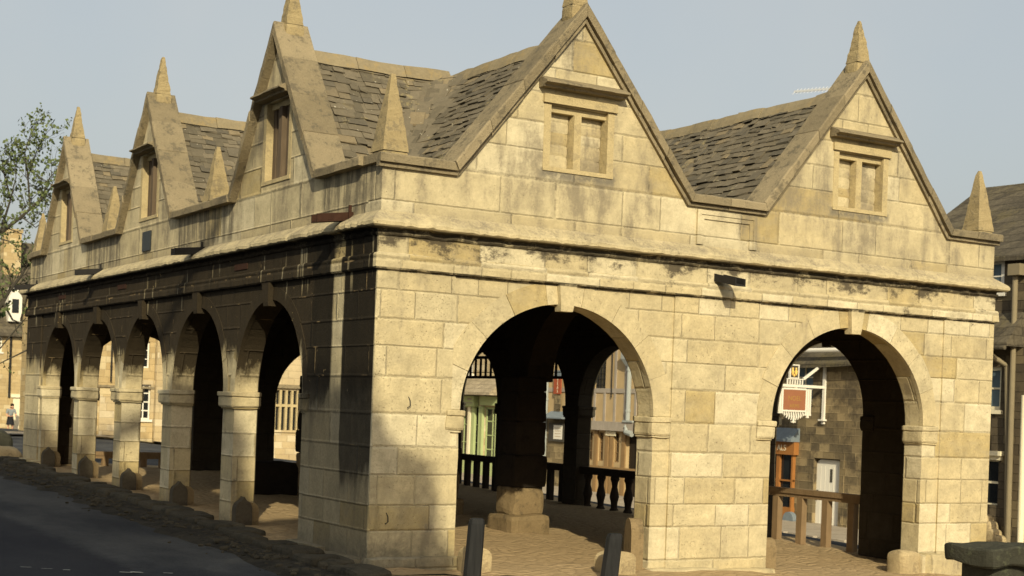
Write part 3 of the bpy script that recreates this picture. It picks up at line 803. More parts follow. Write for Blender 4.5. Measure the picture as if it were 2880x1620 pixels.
# balustrades in the street-side arches and at the far end, lattices above
def balustrade(P, a, b, ztop, zbot, kind, d=-.16, wood=None, n=5):
    mb = MB(); mb.box(a, b, ztop-.075, ztop, d-.06, d+.06, P=P); mb.box(a+.01, b-.01, ztop-.13, ztop-.075, d-.04, d+.04, P=P)
    mb.box(a, b, zbot-.25, zbot, d-.14, d+.14, P=P)
    o = mb.build('balustrade', wood, hall)
    for k in range(n):
        u = a + (b-a)*(k+.5)/n; m = MB(); c = P(u, zbot, d); H = ztop-.13-zbot
        if kind == 'square': m.box(u-.058, u+.058, zbot, ztop-.13, d-.05, d+.05, P=P)
        else: m.lathe(c, [(.075,0),(.085,H*.08),(.055,H*.16),(.062,H*.3),(.085,H*.45),(.075,H*.55),(.05,H*.72),(.058,H*.84),(.08,H*.93),(.075,H)], 12)
        m.build('baluster', wood, o)
for k, (a, b) in enumerate(ARE):
    zb = gz(8.7, (a+b)/2) + .0
    balustrade(PE, a, b, .585 + .012*k, zb-.02, 'turned' if k in (2,) else 'square', -.16, M['railwood'] if k == 0 else M['timber'], 4 if k == 0 else 5)  # sunlit first rail lighter, the other rails coloured dark for their shade
balustrade(PN, 5.72, 7.92, .52, .05, 'square', -.16, M['railwood'], 6); balustrade(PN, 1.52, 4.05, .36, -.1, 'square', -.16, M['railwood'], 6)
for a, b in ARE[3:]:
    mb = MB(); d0, d1 = -.18, -.13; c = (a+b)/2
    mb.box(a+.25, b-.25, 2.60, 2.66, d0, d1, P=PE); mb.box(a+.05, b-.05, 2.20, 2.255, d0-.01, d1+.01, P=PE); mb.box(a+.1, b-.1, 2.32, 2.335, d0+.01, d1-.01, P=PE)
    n = 9
    for k in range(n):
        u = a+.12 + (b-a-.24)*k/(n-1); zt = min(2.6, 1.7+1.08*math.sqrt(max(0, 1-((u-c)/((b-a)/2))**2)))
        if zt > 2.27: mb.box(u-.016, u+.016, 2.256, zt-.002, d0+.005, d1-.005, P=PE)
    mb.build('lattice', M['timber'], hall)

# ------------------------------------------------------------------ stones, posts and low wall round the hall
mb = MB()
y = -1.0
while y < 16.5:
    l = rng.uniform(.35, .85); x = -.36 + .015*rng.gauss(0, 1) - (.1 if y < 1.9 else 0)
    mb.stone((x, y+l/2, gz(x, y)+.0), (.2+.06*rng.random(), l-.02, .16+.05*rng.random()), 5, 7, .02, 3.); 
    if rng.random() < .7: mb.stone((x+.2, y+l/2+.1, gz(x, y)+.03), (.24, l*.9, .11), 4, 7, .02, 3.)
    y += l
tag(mb.build('kerb', M['kerb']), kind='structure')
def guard(x, y, w, h, t, mat, ang=0, nub=True):
    mb = MB(); n = 10; out = [(-w/2, -.15), (-w/2, h*.55)]
    for k in range(1, n): th = math.pi*(1-k/n); out.append((w/2*math.cos(th), h*.55 + h*.38*math.sin(th)**.8 + (.04 if nub and k == n//2 else 0)))
    out += [(w/2, h*.55), (w/2, -.15)]
    out = [(a+.006*mn.noise((a*9, b*9, x)), b+.006*mn.noise((a*9, b*9, y))) for a, b in out]
    prism2d(mb, out[::-1], lambda u, v, d: (u, -d, v), -t/2, t/2)
    o = mb.build('guard_stone', mat); o.rotation_euler = (0, 0, ang); o.location = (x, y, gz(x, y)+.02)
    bv = o.modifiers.new('worn', 'BEVEL'); bv.width = .022; bv.segments = 3; bv.limit_method = 'ANGLE'
    return o
nth = ['flank pier between first and second arches', 'flank pier between second and third arches', 'flank pier between third and fourth arches', 'flank pier between fourth and fifth arches', 'last flank pier past the fifth arch']
for k, y in enumerate([3.87, 6.26, 8.59, 10.97, 13.42]):
    h = .31 + .03*rng.random()
    o = guard(.12, y-.08, .21, h, .13, M['guard']); tag(o, 'dark round-topped guard stone at the ' + nth[k], 'guard stone', 'guard stones along the flank piers')
    o = guard(.25, y-.03, .17, h*.9, .10, M['inpier'], 0, False); tag(o, 'paler stone behind the dark one at the ' + nth[k], 'guard stone', 'guard stones along the flank piers')
o = guard(1.04, -.30, .31, .27, .16, M['paleguard'], R(-12), False); tag(o, 'pale stone slab behind the left wooden post at the large front arch', 'guard stone')
o = guard(2.79, -.28, .42, .25, .20, M['paleguard'], R(8), False); tag(o, 'pale rounded stone behind the right wooden post at the large front arch', 'guard stone')
o = guard(3.30, .10, .30, .60, .14, M['inpier'], R(70), False); tag(o, 'tall brown stone slab leaning inside the right jamb of the large front arch', 'guard stone')
mb = MB(); mb.stone((0,0,.24), (1.05,.5,.6), 6, 9, .02, 3.); o = mb.build('stone_block', M['shadedstone']); o.location = (2.45, 9.0, gz(2.45, 9)); tag(o, 'dark low stone block inside the hall, seen through the first flank arch', 'stone block')
o = guard(5.32, .22, .26, .4, .14, M['inpier'], R(78), False); tag(o, 'brown stone against the left jamb of the right front arch', 'guard stone')
mb = MB()
mb.stone((0,0,.1), (.36,.3,.34), 6, 5, .04, 4.); o = mb.build('rubble_stone', M['paleguard']); o.location = (7.45, .06, gz(7.4, 0)+.02)
tag(o, 'rough pale stone at the foot of the right jamb of the right front arch', 'stone')
mb = MB(); mb.stone((0,0,.04), (.36,.15,.12), 6, 4, .03, 5.); o = mb.build('loose_stone', M['kerb']); o.location = (-.45, .02, gz(-.45, 0)+.02); o.rotation_euler = (0,0,R(25))
tag(o, 'small loose stone lying in the gutter by the corner pier', 'stone')
mb = MB(); mb.stone((0,0,.25), (.9,.7,.7), 8, 3.2, .09, 2.); o = mb.build('boulder', M['moss']); o.location = (-.15, 17.0, gz(0,17)-.1)
tag(o, 'mossy boulder past the far end of the flank', 'boulder')
mb = MB(); mb.stone((0,0,.14), (.8,.55,.4), 7, 3., .06, 3.); o = mb.build('boulder', M['paleguard']); o.location = (-.35, 14.95, gz(0,15)-.08)
tag(o, 'low pale stone at the far corner of the flank', 'boulder')
def bollard(x, y, h, w, lx, ly, label):
    mb = MB(); c = w*.28; ring = [(-w/2+c,-w/2),(w/2-c,-w/2),(w/2,-w/2+c),(w/2,w/2-c),(w/2-c,w/2),(-w/2+c,w/2),(-w/2,w/2-c),(-w/2,-w/2+c)]
    lev = [(-.25,1.06),(0,1.05),(h*.5,1.01),(h-.05,.96),(h-.012,.86),(h,.66)]; pr = None
    for z, s in lev:
        r = [mb.vert((a*s+lx*z/h+.004*mn.noise((a*20, b*20, z*9)), b*s+ly*z/h, z)) for a, b in ring]
        if pr:
            for e in range(8): mb.face((pr[e], pr[(e+1)%8], r[(e+1)%8], r[e]))
        pr = r
    mb.face(pr); o = mb.build('bollard', M['bollard']); o.location = (x, y, gz(x, y)); tag(o, label, 'bollard', 'wooden posts before the front arch')
bollard(.72, -.82, .60, .155, .035, 0, 'dark chamfered wooden post before the left jamb of the large front arch')
bollard(2.32, -.84, .49, .165, .07, .02, 'shorter dark wooden post leaning before the right jamb of the large front arch')
# low dark wall at the lower right
lw = empty('low_wall', (4.2, -5.1, 0), 'low dark mossy stone wall with thick coping in the near right foreground', 'wall')
mb = MB()
for r in range(5):
    x = 2.86 + .12*(r % 2)
    while x < 7:
        l = rng.uniform(.25, .5); mb.stone((x+l/2, -5.1, -.43+r*.22), (l-.012, .34, .215), 5, 9, .02, 4.); x += l
mb.build('wall_body', M['moss'], lw)
mb = MB(); x = 2.74
while x < 7:
    l = rng.uniform(.6, .95); mb.stone((x+l/2, -5.1, .61), (l, .52, .15), 8, 11, .035, 4.); x += l
mb.build('wall_coping', M['moss'], lw)

# ------------------------------------------------------------------ houses
def PX(x): return lambda u, v, d: (x-d, u, v)          # faces -X, u = y
def PY(y): return lambda u, v, d: (u, y-d, v)          # faces -Y, u = x
def house(root, P, u0, u1, z0, ze, depth, zr, holes, wall, roof, over=.25, roof_over=.05):
    mb = MB()
    hl = [[(a,c),(a,d),(b,d),(b,c)] for a, b, c, d in holes]
    prism2d(mb, [(u0,z0),(u1,z0),(u1,ze),(u0,ze)], P, -.3, 0, hl)
    for u, s in ((u0, 1), (u1, -1)):
        prism2d(mb, [(-.301, z0), (-depth, z0), (-depth, ze), (-depth/2, zr-.1), (-.301, ze+(zr-ze)*.55/depth)], lambda a, b, d: P(u + s*d, b, a), .003, .3)
    mb.box(u0+.3, u1-.3, z0, ze, -depth, -depth+.25, P=P)
    mb.build('wall', wall, root)
    mb = MB(); th = .1; k = (zr-ze)/(depth/2)
    for s in (0, 1):
        def D(d): return d if s == 0 else -depth - d
        e0, e1 = over, -depth/2
        us = lin(u0-roof_over, u1+roof_over, .8); ds = lin(0, 1, .12)
        vs = {}
        for i, u in enumerate(us):
            for j, f in enumerate(ds):
                d = e0 + (e1-e0)*f; z = ze + .03 - k*d; sag = -.05*math.sin(math.pi*(u-u0)/(u1-u0)) + .02*mn.noise((u*1.3, d*1.3, 7))
                vs[i,j] = (mb.vert(P(u, z+th+sag, D(d))), mb.vert(P(u, z+sag, D(d))))
        for i in range(len(us)-1):
            for j in range(len(ds)-1):
                mb.face((vs[i,j][0], vs[i+1,j][0], vs[i+1,j+1][0], vs[i,j+1][0])); mb.face((vs[i,j][1], vs[i,j+1][1], vs[i+1,j+1][1], vs[i+1,j][1]))
            mb.face((vs[i,0][0], vs[i,0][1], vs[i+1,0][1], vs[i+1,0][0]))
        for j in range(len(ds)-1):
            for i in (0, len(us)-1): mb.face((vs[i,j][0], vs[i,j+1][0], vs[i,j+1][1], vs[i,j][1]))
    rf = mb.build('roof', roof, root)
    return rf
def window(root, P, a, b, z0, z1, fm, gm, nx=2, nz=3, rec=.12, fw=.05, bw=.025, sill=None, surround=None, name='window'):
    mb = MB()
    mb.box(a, a+fw, z0, z1, -rec-.06, -rec, P=P); mb.box(b-fw, b, z0, z1, -rec-.06, -rec, P=P)
    mb.box(a+fw, b-fw, z0, z0+fw, -rec-.06, -rec, P=P); mb.box(a+fw, b-fw, z1-fw, z1, -rec-.06, -rec, P=P)
    for k in range(1, nx): u = a+(b-a)*k/nx; mb.box(u-bw/2, u+bw/2, z0+fw, z1-fw, -rec-.05, -rec-.01, P=P)
    for k in range(1, nz): v = z0+(z1-z0)*k/nz; mb.box(a+fw, b-fw, v-bw/2, v+bw/2, -rec-.045, -rec-.015, P=P)
    o = mb.build(name, fm, root)
    mb = MB(); mb.box(a+fw*.5, b-fw*.5, z0+fw*.5, z1-fw*.5, -rec-.048, -rec-.040, P=P); mb.build('pane', gm, o)
    if sill: mb = MB(); mb.box(a-.08, b+.08, z0-.09, z0-.002, .0, .07, P=P); mb.build('sill', sill, o)
    if surround:
        mb = MB(); mb.box(a-.13, a-.002, z0, z1, .0, .02, P=P); mb.box(b+.002, b+.13, z0, z1, .0, .02, P=P); mb.box(a-.15, b+.15, z1+.002, z1+.16, .0, .03, P=P); mb.build('surround', surround, o)
    return o
def text(s, size, P, u, v, d, mat, name, parent, flip=False, sx=1., right=False, vertical=False, ext=.002):
    cu = bpy.data.curves.new(name, 'FONT'); cu.body = s; cu.size = size; cu.extrude = ext; cu.align_x = 'RIGHT' if right else 'CENTER'; cu.align_y = 'CENTER'
    if vertical: cu.space_line = .8
    to = bpy.data.objects.new(name, cu); COL.objects.link(to); bpy.context.view_layer.update()
    me = bpy.data.meshes.new_from_object(to.evaluated_get(bpy.context.evaluated_depsgraph_get()))
    COL.objects.unlink(to); bpy.data.objects.remove(to)
    mb = MB()
    for q in me.vertices: mb.vert(P(u + (-1 if flip else 1)*q.co.x*sx, v + q.co.y, d + q.co.z))
    for p in me.polygons: mb.face(tuple(p.vertices))
    return mb.build(name, mat, parent)
def pipe(root, P, u, z0, z1, mat, r=.05, hop=0, shoe=True, name='downpipe'):
    mb = MB(); pts = [P(u, z0, .14 if shoe else .07), P(u, z0+.15, .07), P(u, z1, .07)]; mb.tube(pts, r, 10)
    z = z0 + .5
    while z < z1: mb.tube([P(u, z, .07), P(u, z+.07, .07)], r*1.22, 10); z += 1.25
    o = mb.build(name, mat, root)
    if hop:
        mb = MB(); w = hop
        mb.hexa([P(u-w*.4,z1,.01),P(u+w*.4,z1,.01),P(u+w*.4,z1,.15),P(u-w*.4,z1,.15),P(u-w,z1+w*.9,.01),P(u+w,z1+w*.9,.01),P(u+w,z1+w*.9,.25),P(u-w,z1+w*.9,.25)])
        mb.box(u-w, u+w, z1+w*.9, z1+w*1.9, .01, .25, P=P); mb.build('hopper', mat, o)
    return o
XE = 20.0; PEa = PX(XE)
# --- inn
inn = empty('inn', (XE+2.5, 15.7, -1.2), 'dark stone inn with white door and varnished bay window, opposite the right front arch', 'inn')
rf = house(inn, PEa, 13.0, 18.6, -2, 3.30, 5.2, 6.2, [(15.46,16.25,2.06,3.02), (14.36,15.30,-1.22,.62)], M['innstone'], M['farroof'], .3)
mb = MB(); mb.tube([PEa(12.95, 3.37, .36), PEa(18.65, 3.37, .36)], .06, 10); mb.build('gutter', M['white'], inn)
window(inn, PEa, 15.46, 16.25, 2.06, 3.02, M['cream'], M['blueglass'], 2, 3, .08, .07, .03, M['innstone'])
mb = MB(); a, b, z0, z1 = 14.36, 15.30, -1.22, .62
dr = [(a,z0),(b,z0),(b,z1-.22)] + [(b-.17+.17*math.cos(t), z1-.20+.17*math.sin(t)) for t in lin(.15, 1.5, .3)] + [(a+.17-.17*math.cos(t), z1-.20+.17*math.sin(t)) for t in lin(1.5, .15, .3)[::1]] + [(a,z1-.22)]
prism2d(mb, dr, PEa, -.16, -.10)
for k in range(1, 6): u = a+(b-a)*k/6; mb.box(u-.005, u+.005, z0+.02, z1-.2, -.1, -.094, P=PEa)
door = mb.build('door', M['white'], inn)
mb = MB(); mb.box(14.72, 14.80, .02, .36, -.099, -.088, P=PEa); mb.build('letter_slot', M['ink'], door)
mb = MB(); mb.box(15.22, 15.26, -.45, -.2, -.099, -.07, P=PEa); mb.build('handle', M['iron'], door)
mb = MB()
for a2, b2, c2, d2 in ((15.302,15.46,-1.22,.62),(14.2,14.358,-1.22,.62),(14.2,15.46,.622,.78)): mb.box(a2, b2, c2, d2, .0, .015, P=PEa)
mb.build('door_surround', M['innstone'], inn)
mb = MB(); a, b = 15.98, 18.3; z = -1.02
mb.box(a, b, z, -.72, .0, .14, P=PEa); mb.box(a-.08, b, .66, 1.0, .0, .17, P=PEa)
for u in lin(a, b, (b-a)/4): mb.box(max(a, u-.06), min(b, u+.06), -.72, .66, .02, .12, P=PEa)
mb.box(a, b, -.04, 0, .03, .11, P=PEa)
bay = mb.build('bay_window', M['orange'], inn)
mb = MB(); mb.box(a+.06, b-.06, -.72, .66, .01, .045, P=PEa); mb.build('pane', M['glass'], bay)
mb = MB(); mb.hexa([PEa(a-.1,1.002,.0),PEa(b+.1,1.002,.0),PEa(b+.1,1.002,.3),PEa(a-.1,1.002,.3),PEa(a-.1,1.36,.0),PEa(b+.1,1.36,.0),PEa(b+.1,1.06,.3),PEa(a-.1,1.06,.3)]); mb.build('bay_roof', M['leadgrey'], bay)
text('ALS', .22, PEa, 16.38, .83, .172, M['cream'], 'sign_lettering', bay, True, 1., False)
# plaque-like wheel of a hose or planter by the door
o = MB(); o.tube([(19.72, 15.92, -1.02), (19.86, 15.92, -1.02)], .2, 16); h = o.build('grindstone', M['leadgrey']); tag(h, 'small round grey wheel leaning on the inn wall left of the white door', 'wheel')
# --- hanging sign
sg = empty('hanging_sign', (XE, 15.0, 1.5), 'white bracketed inn sign with faded red board and small framed picture above', 'sign')
QY = lambda u, v, d: (u, 15.0-d, v)
mb = MB(); mb.bar((XE-.03,15,1.50),(XE-.03,15,3.28),.09,.05); mb.bar((XE-1.55,15,2.44),(XE-.055,15,2.44),.05,.07); mb.bar((XE-.75,15,2.62),(XE-.06,15,3.06),.05,.06)
mb.box(XE-.12, XE+.05, 1.58, 1.62, -.1, .1, P=QY)
mb.build('bracket', M['white'], sg)
mb = MB(); mb.box(18.60, 19.33, 1.83, 2.34, -.02, .02, P=QY); bd = mb.build('sign_board', M['signred'], sg)
for i, (s, z, sz) in enumerate((('NOEL', 2.12, .17), ('ARMS', 1.93, .13))):
    text(s, sz, QY, 18.965, z, .022, M['ochre'], 'sign_lettering', bd)
mb = MB()
for x in (18.43, 18.50, 18.57, 19.36, 19.43, 19.50):
    e = .06 if x in (18.50, 19.43) else 0
    mb.box(x-.026, x+.026, 1.72-e, 2.37, -.015, .015, P=QY)
    mb.box(x-.04, x+.04, 1.70-e, 1.74-e, -.014, .014, P=QY)
mb.box(18.585, 19.345, 2.342, 2.385, -.025, .025, P=QY); mb.box(18.585, 19.345, 1.785, 1.828, -.025, .025, P=QY)
for k in range(9):
    x = 18.64 + k*.0775; mb.tube([QY(x, 1.78, 0), QY(x+.03, 1.70 - .05*math.sin(k*math.pi/8), 0), QY(x+.005, 1.66 - .1*math.sin(k*math.pi/8), 0)], [.02,.026,.01], 6)
mb.tube([QY(18.965,1.62,0), QY(18.965,1.5,0)], [.035,.02], 8); mb.bar(QY(18.89,1.53,0), QY(19.04,1.53,0), .03)
for x in lin(18.72, 19.22, .083): mb.box(x-.016, x+.016, 2.48, 2.60, -.012, .012, P=QY)
mb.box(18.7, 19.24, 2.60, 2.625, -.02, .02, P=QY)
mb.build('scrollwork', M['white'], sg)
mb = MB()
for a2, b2, c2, d2 in ((18.77,18.80,2.626,2.98),(19.05,19.08,2.626,2.98),(18.80,19.05,2.95,2.98),(18.80,19.05,2.626,2.65)): mb.box(a2, b2, c2, d2, -.03, .03, P=QY)
pf = mb.build('picture_frame', M['white'], sg)
mb = MB(); mb.box(18.80, 19.05, 2.65, 2.95, -.01, .01, P=QY); mb.build('picture_panel', M['ink'], pf)
mb = MB()
for dx in (-.055, .055): mb.lathe((18.925+dx, 14.982, 2.70), [(.012,0),(.035,.04),(.042,.1),(.02,.14),(.03,.17),(.012,.2)], 8)
mb.stone((18.925,14.982,2.70),(.05,.02,.06),3,4,.0); mb.build('gilded_ornament', M['gold'], pf)
# --- timber framed house
tf = empty('timber_framed_house', (XE+2.5, 23.2, -1.1), 'ochre plastered timber framed house with grey downpipes, opposite the large front arch', 'house')
house(tf, PEa, 18.62, 28.6, -2, 4.3, 5.5, 7.4, [(24.86,25.42,2.26,3.34)] + [(u, u+.30, .05, .95) for u in (24.0,24.85,25.45,26.3)] + [(22.95,23.65,-1.15,.98)], M['plaster'], M['farroof'], .3)
mb = MB(); bz = 1.02
mb.box(18.64, 26.55, bz, 1.30, .0, .16, P=PEa); mb.box(18.64, 28.5, 2.19, 2.33, .0, .03, P=PEa)
for u in lin(18.8, 26.5, .545):
    if not 24.8 < u < 25.45: mb.box(u-.055, u+.055, 2.332, 4.2, .0, .025, P=PEa)
    mb.box(u-.055, u+.055, 1.302, 2.188, .0, .025, P=PEa)
mb.build('timber_frame', M['stud'], tf)
mb = MB()
for u in (22.85, 23.72, 24.35, 24.62, 25.22, 25.85, 26.12, 26.7, 21.5, 20.6): mb.box(u-.09, u+.09, -1.2, bz-.002, .0, .05, P=PEa)
mb.box(18.64, 26.7, -.26, -.1, .051, .10, P=PEa); mb.build('lower_framing', M['brownoak'], tf)
for u in (24.0,24.85,25.45,26.3): window(tf, PEa, u, u+.30, .05, .95, M['brownoak'], M['glass'], 2, 3, .06, .035, .02)
w = window(tf, PEa, 24.86, 25.42, 2.26, 3.34, M['iron'], M['glass'], 3, 6, .03, .03, .015)
mb = MB(); mb.box(25.5, 26.02, 2.3, 3.3, .03, .055, P=PEa); mb.tube([PEa(24.45, 2.05, .05), PEa(24.47, 4.2, .05)], .018, 6)
mb.build('casement', M['iron'], tf)
mb = MB(); mb.box(22.95, 23.65, -1.15, .98, -.2, -.14, P=PEa); mb.build('door', M['timber'], tf)
pipe(tf, PEa, 23.5, 1.12, 3.02, M['pipe'], .075, .24)
mb = MB(); mb.tube([PEa(23.5, 1.15, .08), PEa(23.4, 1.0, .18), PEa(23.1, .95, .18)], .09, 8); mb.box(23.1, 23.62, 1.303, 1.36, .0, .2, P=PEa); mb.build('pipe_shoe', M['pipe'], tf)
pipe(tf, PEa, 28.2, -1.1, 3.0, M['pipe'], .085, .26)
mb = MB(); mb.box(24.12, 24.66, .86, 1.0, .052, .07, P=PEa); nb = mb.build('notice_board', M['cream'], tf)
mb = MB()
for k in range(3): mb.box(24.2, 24.58, .89+k*.035, .898+k*.035, .0701, .072, P=PEa)
mb.build('faint_lines', M['ochre'], nb)
mb = MB(); mb.box(26.75, 28.5, -1.3, 1.3, .0, .03, P=PEa); mb.build('stone_panel', M['innstone'], tf)
mb = MB(); mb.hexa([PEa(26.7,1.31,.0),PEa(27.95,1.31,.0),PEa(27.95,1.31,.4),PEa(26.7,1.31,.4),PEa(26.7,1.55,.0),PEa(27.95,1.55,.0),PEa(27.95,1.35,.4),PEa(26.7,1.35,.4)]); mb.build('canopy', M['leadgrey'], tf)
rs = empty('banner_sign', (XE-.2, 27.35, 2.1), 'upright red sign with pale lettering on the timber framed house', 'sign')
mb = MB(); mb.box(27.22, 27.66, 2.12, 2.62, .10, .13, P=PEa); b1 = mb.build('sign_board', M['red'], rs)
for k, s in enumerate('TEAS'): text(s, .14, PEa, 27.42, 2.55-.115*k, .131, M['cream'], 'sign_lettering', b1, True)
mb = MB(); mb.box(27.22, 27.66, 2.622, 2.90, .10, .13, P=PEa); mb.build('blue_header', M['leadgrey'], rs)
mb = MB(); mb.box(27.28, 27.62, 1.62, 2.09, .06, .09, P=PEa); mb.build('lower_panel', M['innstone'], rs)
ns = empty('notice_case', (XE-.1, 27.4, .7), 'white notice board with dark frame beside the grey downpipe', 'sign')
mb = MB(); mb.box(27.0, 27.9, .56, 1.16, .032, .10, P=PEa); nc = mb.build('case', M['ink'], ns)
mb = MB(); mb.box(27.08, 27.60, .64, 1.10, .1, .108, P=PEa); mb.build('sheet', M['white'], ns)
mb = MB()
for k in range(4): mb.box(27.16, 27.52, .72+k*.09, .735+k*.09, .1082, .11, P=PEa)
mb.build('faint_lines', M['ochre'], ns)
# --- green shop
gs = empty('green_shop', (XE+2.5, 33, -1), 'pale green shopfront under a stone tiled pentice roof', 'shop')
house(gs, PEa, 28.62, 38.4, -2, 4.6, 5.5, 7.6, [(32.6,34.6,-.35,1.6), (33.3,34.1,2.78,3.55), (31.4,32.35,-.9,1.6)], M['palehouse'], M['farroof'], .3)
window(gs, PEa, 33.3, 34.1, 2.78, 3.55, M['white'], M['white'], 2, 2, .05, .09, .05, M['white'])
mb = MB(); mb.hexa([PEa(31.0,2.02,.0),PEa(36,2.02,.0),PEa(36,2.02,.62),PEa(31.0,2.02,.62),PEa(31.0,2.62,.0),PEa(36,2.62,.0),PEa(36,2.10,.62),PEa(31.0,2.10,.62)]); mb.build('pentice', M['paleroof'], gs)
mb = MB(); mb.box(32.78, 36, 1.60, 1.98, .0, .22, P=PEa); mb.box(31.1, 32.45, 1.66, 1.98, .0, .16, P=PEa); mb.box(31.1, 36, -.95, -.37, .0, .06, P=PEa)
for u, w2 in ((33.02,.10),(32.52,.09),(32.40,.05),(31.3,.12),(34.72,.14)): mb.box(u-w2, u+w2, -.37, 1.62, .0, .10, P=PEa)
sf = mb.build('shopfront', M['green'], gs)
mb = MB(); mb.box(33.20, 33.36, -.36, 1.60, .0, .12, P=PEa); mb.build('pilaster', M['cream'], gs)
mb = MB(); mb.box(32.95, 33.25, 1.83, 1.90, .221, .223, P=PEa); mb.box(32.88, 33.55, 1.72, 1.75, .221, .223, P=PEa); mb.box(32.95, 33.4, 1.66, 1.675, .221, .223, P=PEa); mb.build('faint_lines', M['stud'], sf)
window(gs, PEa, 32.6, 34.6, -.35, 1.6, M['green'], M['glass'], 3, 3, .06, .04, .025)
window(gs, PEa, 31.4, 32.35, -.9, 1.6, M['green'], M['glass'], 2, 5, .06, .07, .04, name='door')
mb = MB(); mb.box(33.42, 34.5, -.34, .02, -.20, -.165, P=PEa); mb.box(32.62, 33.0, -.34, .0, -.20, -.165, P=PEa); mb.build('window_card', M['white'], gs)
# --- tall house at the right edge
rh = empty('tall_house', (XE+3, 8, -1), 'tall dark stone house with mossy slate roof behind the right end of the hall', 'house')
house(rh, PEa, 2.5, 12.95, -2, 5.45, 6.4, 7.55, [(9.38,9.86,1.98,2.95), (9.36,9.86,-.15,.85), (9.40,10.1,4.62,5.35)], M['darkhouse'], M['farroof'], .22)
window(rh, PEa, 9.40, 10.1, 4.62, 5.35, M['white'], M['blueglass'], 2, 2, .0, .09, .03, M['white'])
window(rh, PEa, 9.38, 9.86, 1.98, 2.95, M['cream'], M['blueglass'], 1, 2, .06, .08, .04, M['cream'])
window(rh, PEa, 9.36, 9.86, -.15, .85, M['cream'], M['glass'], 1, 2, .1, .03, .05)
mb = MB(); mb.box(9.22, 10.0, .96, 1.06, .0, .14, P=PEa); mb.box(9.26, 9.98, .86, .958, .0, .06, P=PEa); mb.build('lintel', M['cream'], rh)
mb = MB(); mb.hexa([PEa(8.8,3.38,.0),PEa(10.4,3.38,.0),PEa(10.4,3.38,.55),PEa(8.8,3.38,.55),PEa(8.8,4.15,.0),PEa(10.4,4.15,.0),PEa(10.4,3.46,.55),PEa(8.8,3.46,.55)]); mb.tube([PEa(8.8,3.34,.6),PEa(10.4,3.34,.6)], .05, 8); mb.build('lean_to_roof', M['farroof'], rh)
mb = MB(); mb.tube([PEa(9.42,3.28,.5), PEa(9.3,3.16,.4), PEa(9.14,2.95,.1), PEa(9.04,1.,.09), PEa(8.98,-1.05,.09)], .065, 10); mb.build('downpipe', M['beige'], rh)
mb = MB(); mb.tube([PEa(8.96,4.95,.16), PEa(8.90,-1.,.16)], .06, 10); mb.box(8.74, 9.06, 4.95, 5.2, .05, .3, P=PEa); mb.build('downpipe', M['beige'], rh)
mb = MB()
for k in range(7): mb.stone(PEa(9.0+.16*k+.1*rng.random(), -.95+.14*(k % 4), .2), (.3,.4,.34), 5, 3.5, .05, 3.)
o = mb.build('rockery', M['paleguard']); tag(o, 'heap of pale rocks at the foot of the tall house by the right hall corner', 'rockery')
mb = MB(); mb.tube([(19.2, 8.02, -1.25), (19.2, 8.05, 2.3)], .07, 12); o = mb.build('white_post', M['cream']); tag(o, 'thick white post at the right edge before the tall house', 'post')
# --- houses to the north, seen through the flank arches
PNh = PY(39.0)
hb = empty('street_house', (9.3, 41.5, 0), 'warm stone house with sash window seen through the middle flank arches', 'house')
house(hb, PNh, 6.6, 10.05, -1.5, 4.4, 5.5, 7.0, [(9.45,9.93,.70,1.95), (9.3,9.85,2.55,3.5)], M['warmhouse'], M['farroof'], .25)
window(hb, PNh, 9.45, 9.93, .70, 1.95, M['white'], M['glass'], 2, 4, .06, .05, .04, M['white'], M['palehouse'])
window(hb, PNh, 9.3, 9.85, 2.55, 3.5, M['white'], M['glass'], 2, 3, .1, .05, .03)
mb = MB(); mb.box(6.6, 10.05, 1.80, 1.88, .0, .06, P=PNh); mb.build('string_course', M['coping'], hb)
pipe(hb, PNh, 8.46, 2.0, 4.2, M['iron'], .03, 0, False)
mb = MB(); mb.box(8.1, 9.0, .1, 1.5, .0, .05, P=PNh); mb.build('door_panel', M['palehouse'], hb)
hc = empty('street_house', (15.5, 41.5, -.4), 'pale stone house with a tall mullioned window seen through the first flank arch', 'house')
house(hc, PY(38.8), 10.07, 19.6, -1.5, 4.6, 5.5, 7.2, [(13.7,15.56,.44,1.94)], M['palehouse'], M['farroof'], .25)
P4 = PY(38.8); mb = MB(); z0, z1 = .44, 1.94
for u in [13.7+.232*k for k in range(9)]: mb.box(u-.045, u+.045, z0, z1, -.16, .0, P=P4)
mb.box(13.745, 15.52, 1.32, 1.42, -.15, -.01, P=P4)
wm = mb.build('window', M['trim'], hc)
mb = MB(); mb.box(13.7, 15.56, z0, z1, -.14, -.12, P=P4); mb.build('pane', M['glass'], wm)
mb = MB(); mb.box(13.5, 15.68, 2.02, 2.16, .0, .12, P=P4); mb.box(15.58, 15.68, 1.85, 2.018, .0, .10, P=P4); mb.build('hood_mould', M['coping'], wm)
mb = MB(); mb.box(13.6, 15.65, .36, .438, .0, .06, P=P4); mb.build('sill', M['palehouse'], wm)
mb = MB(); mb.box(10.07, 19.6, -1.4, -.2, .0, .06, P=P4); mb.build('plinth', M['palehouse'], hc)
sheet('far_pavement', lin(4,20,1.), lin(36.6,38.9,.5), M['pave'], .08)
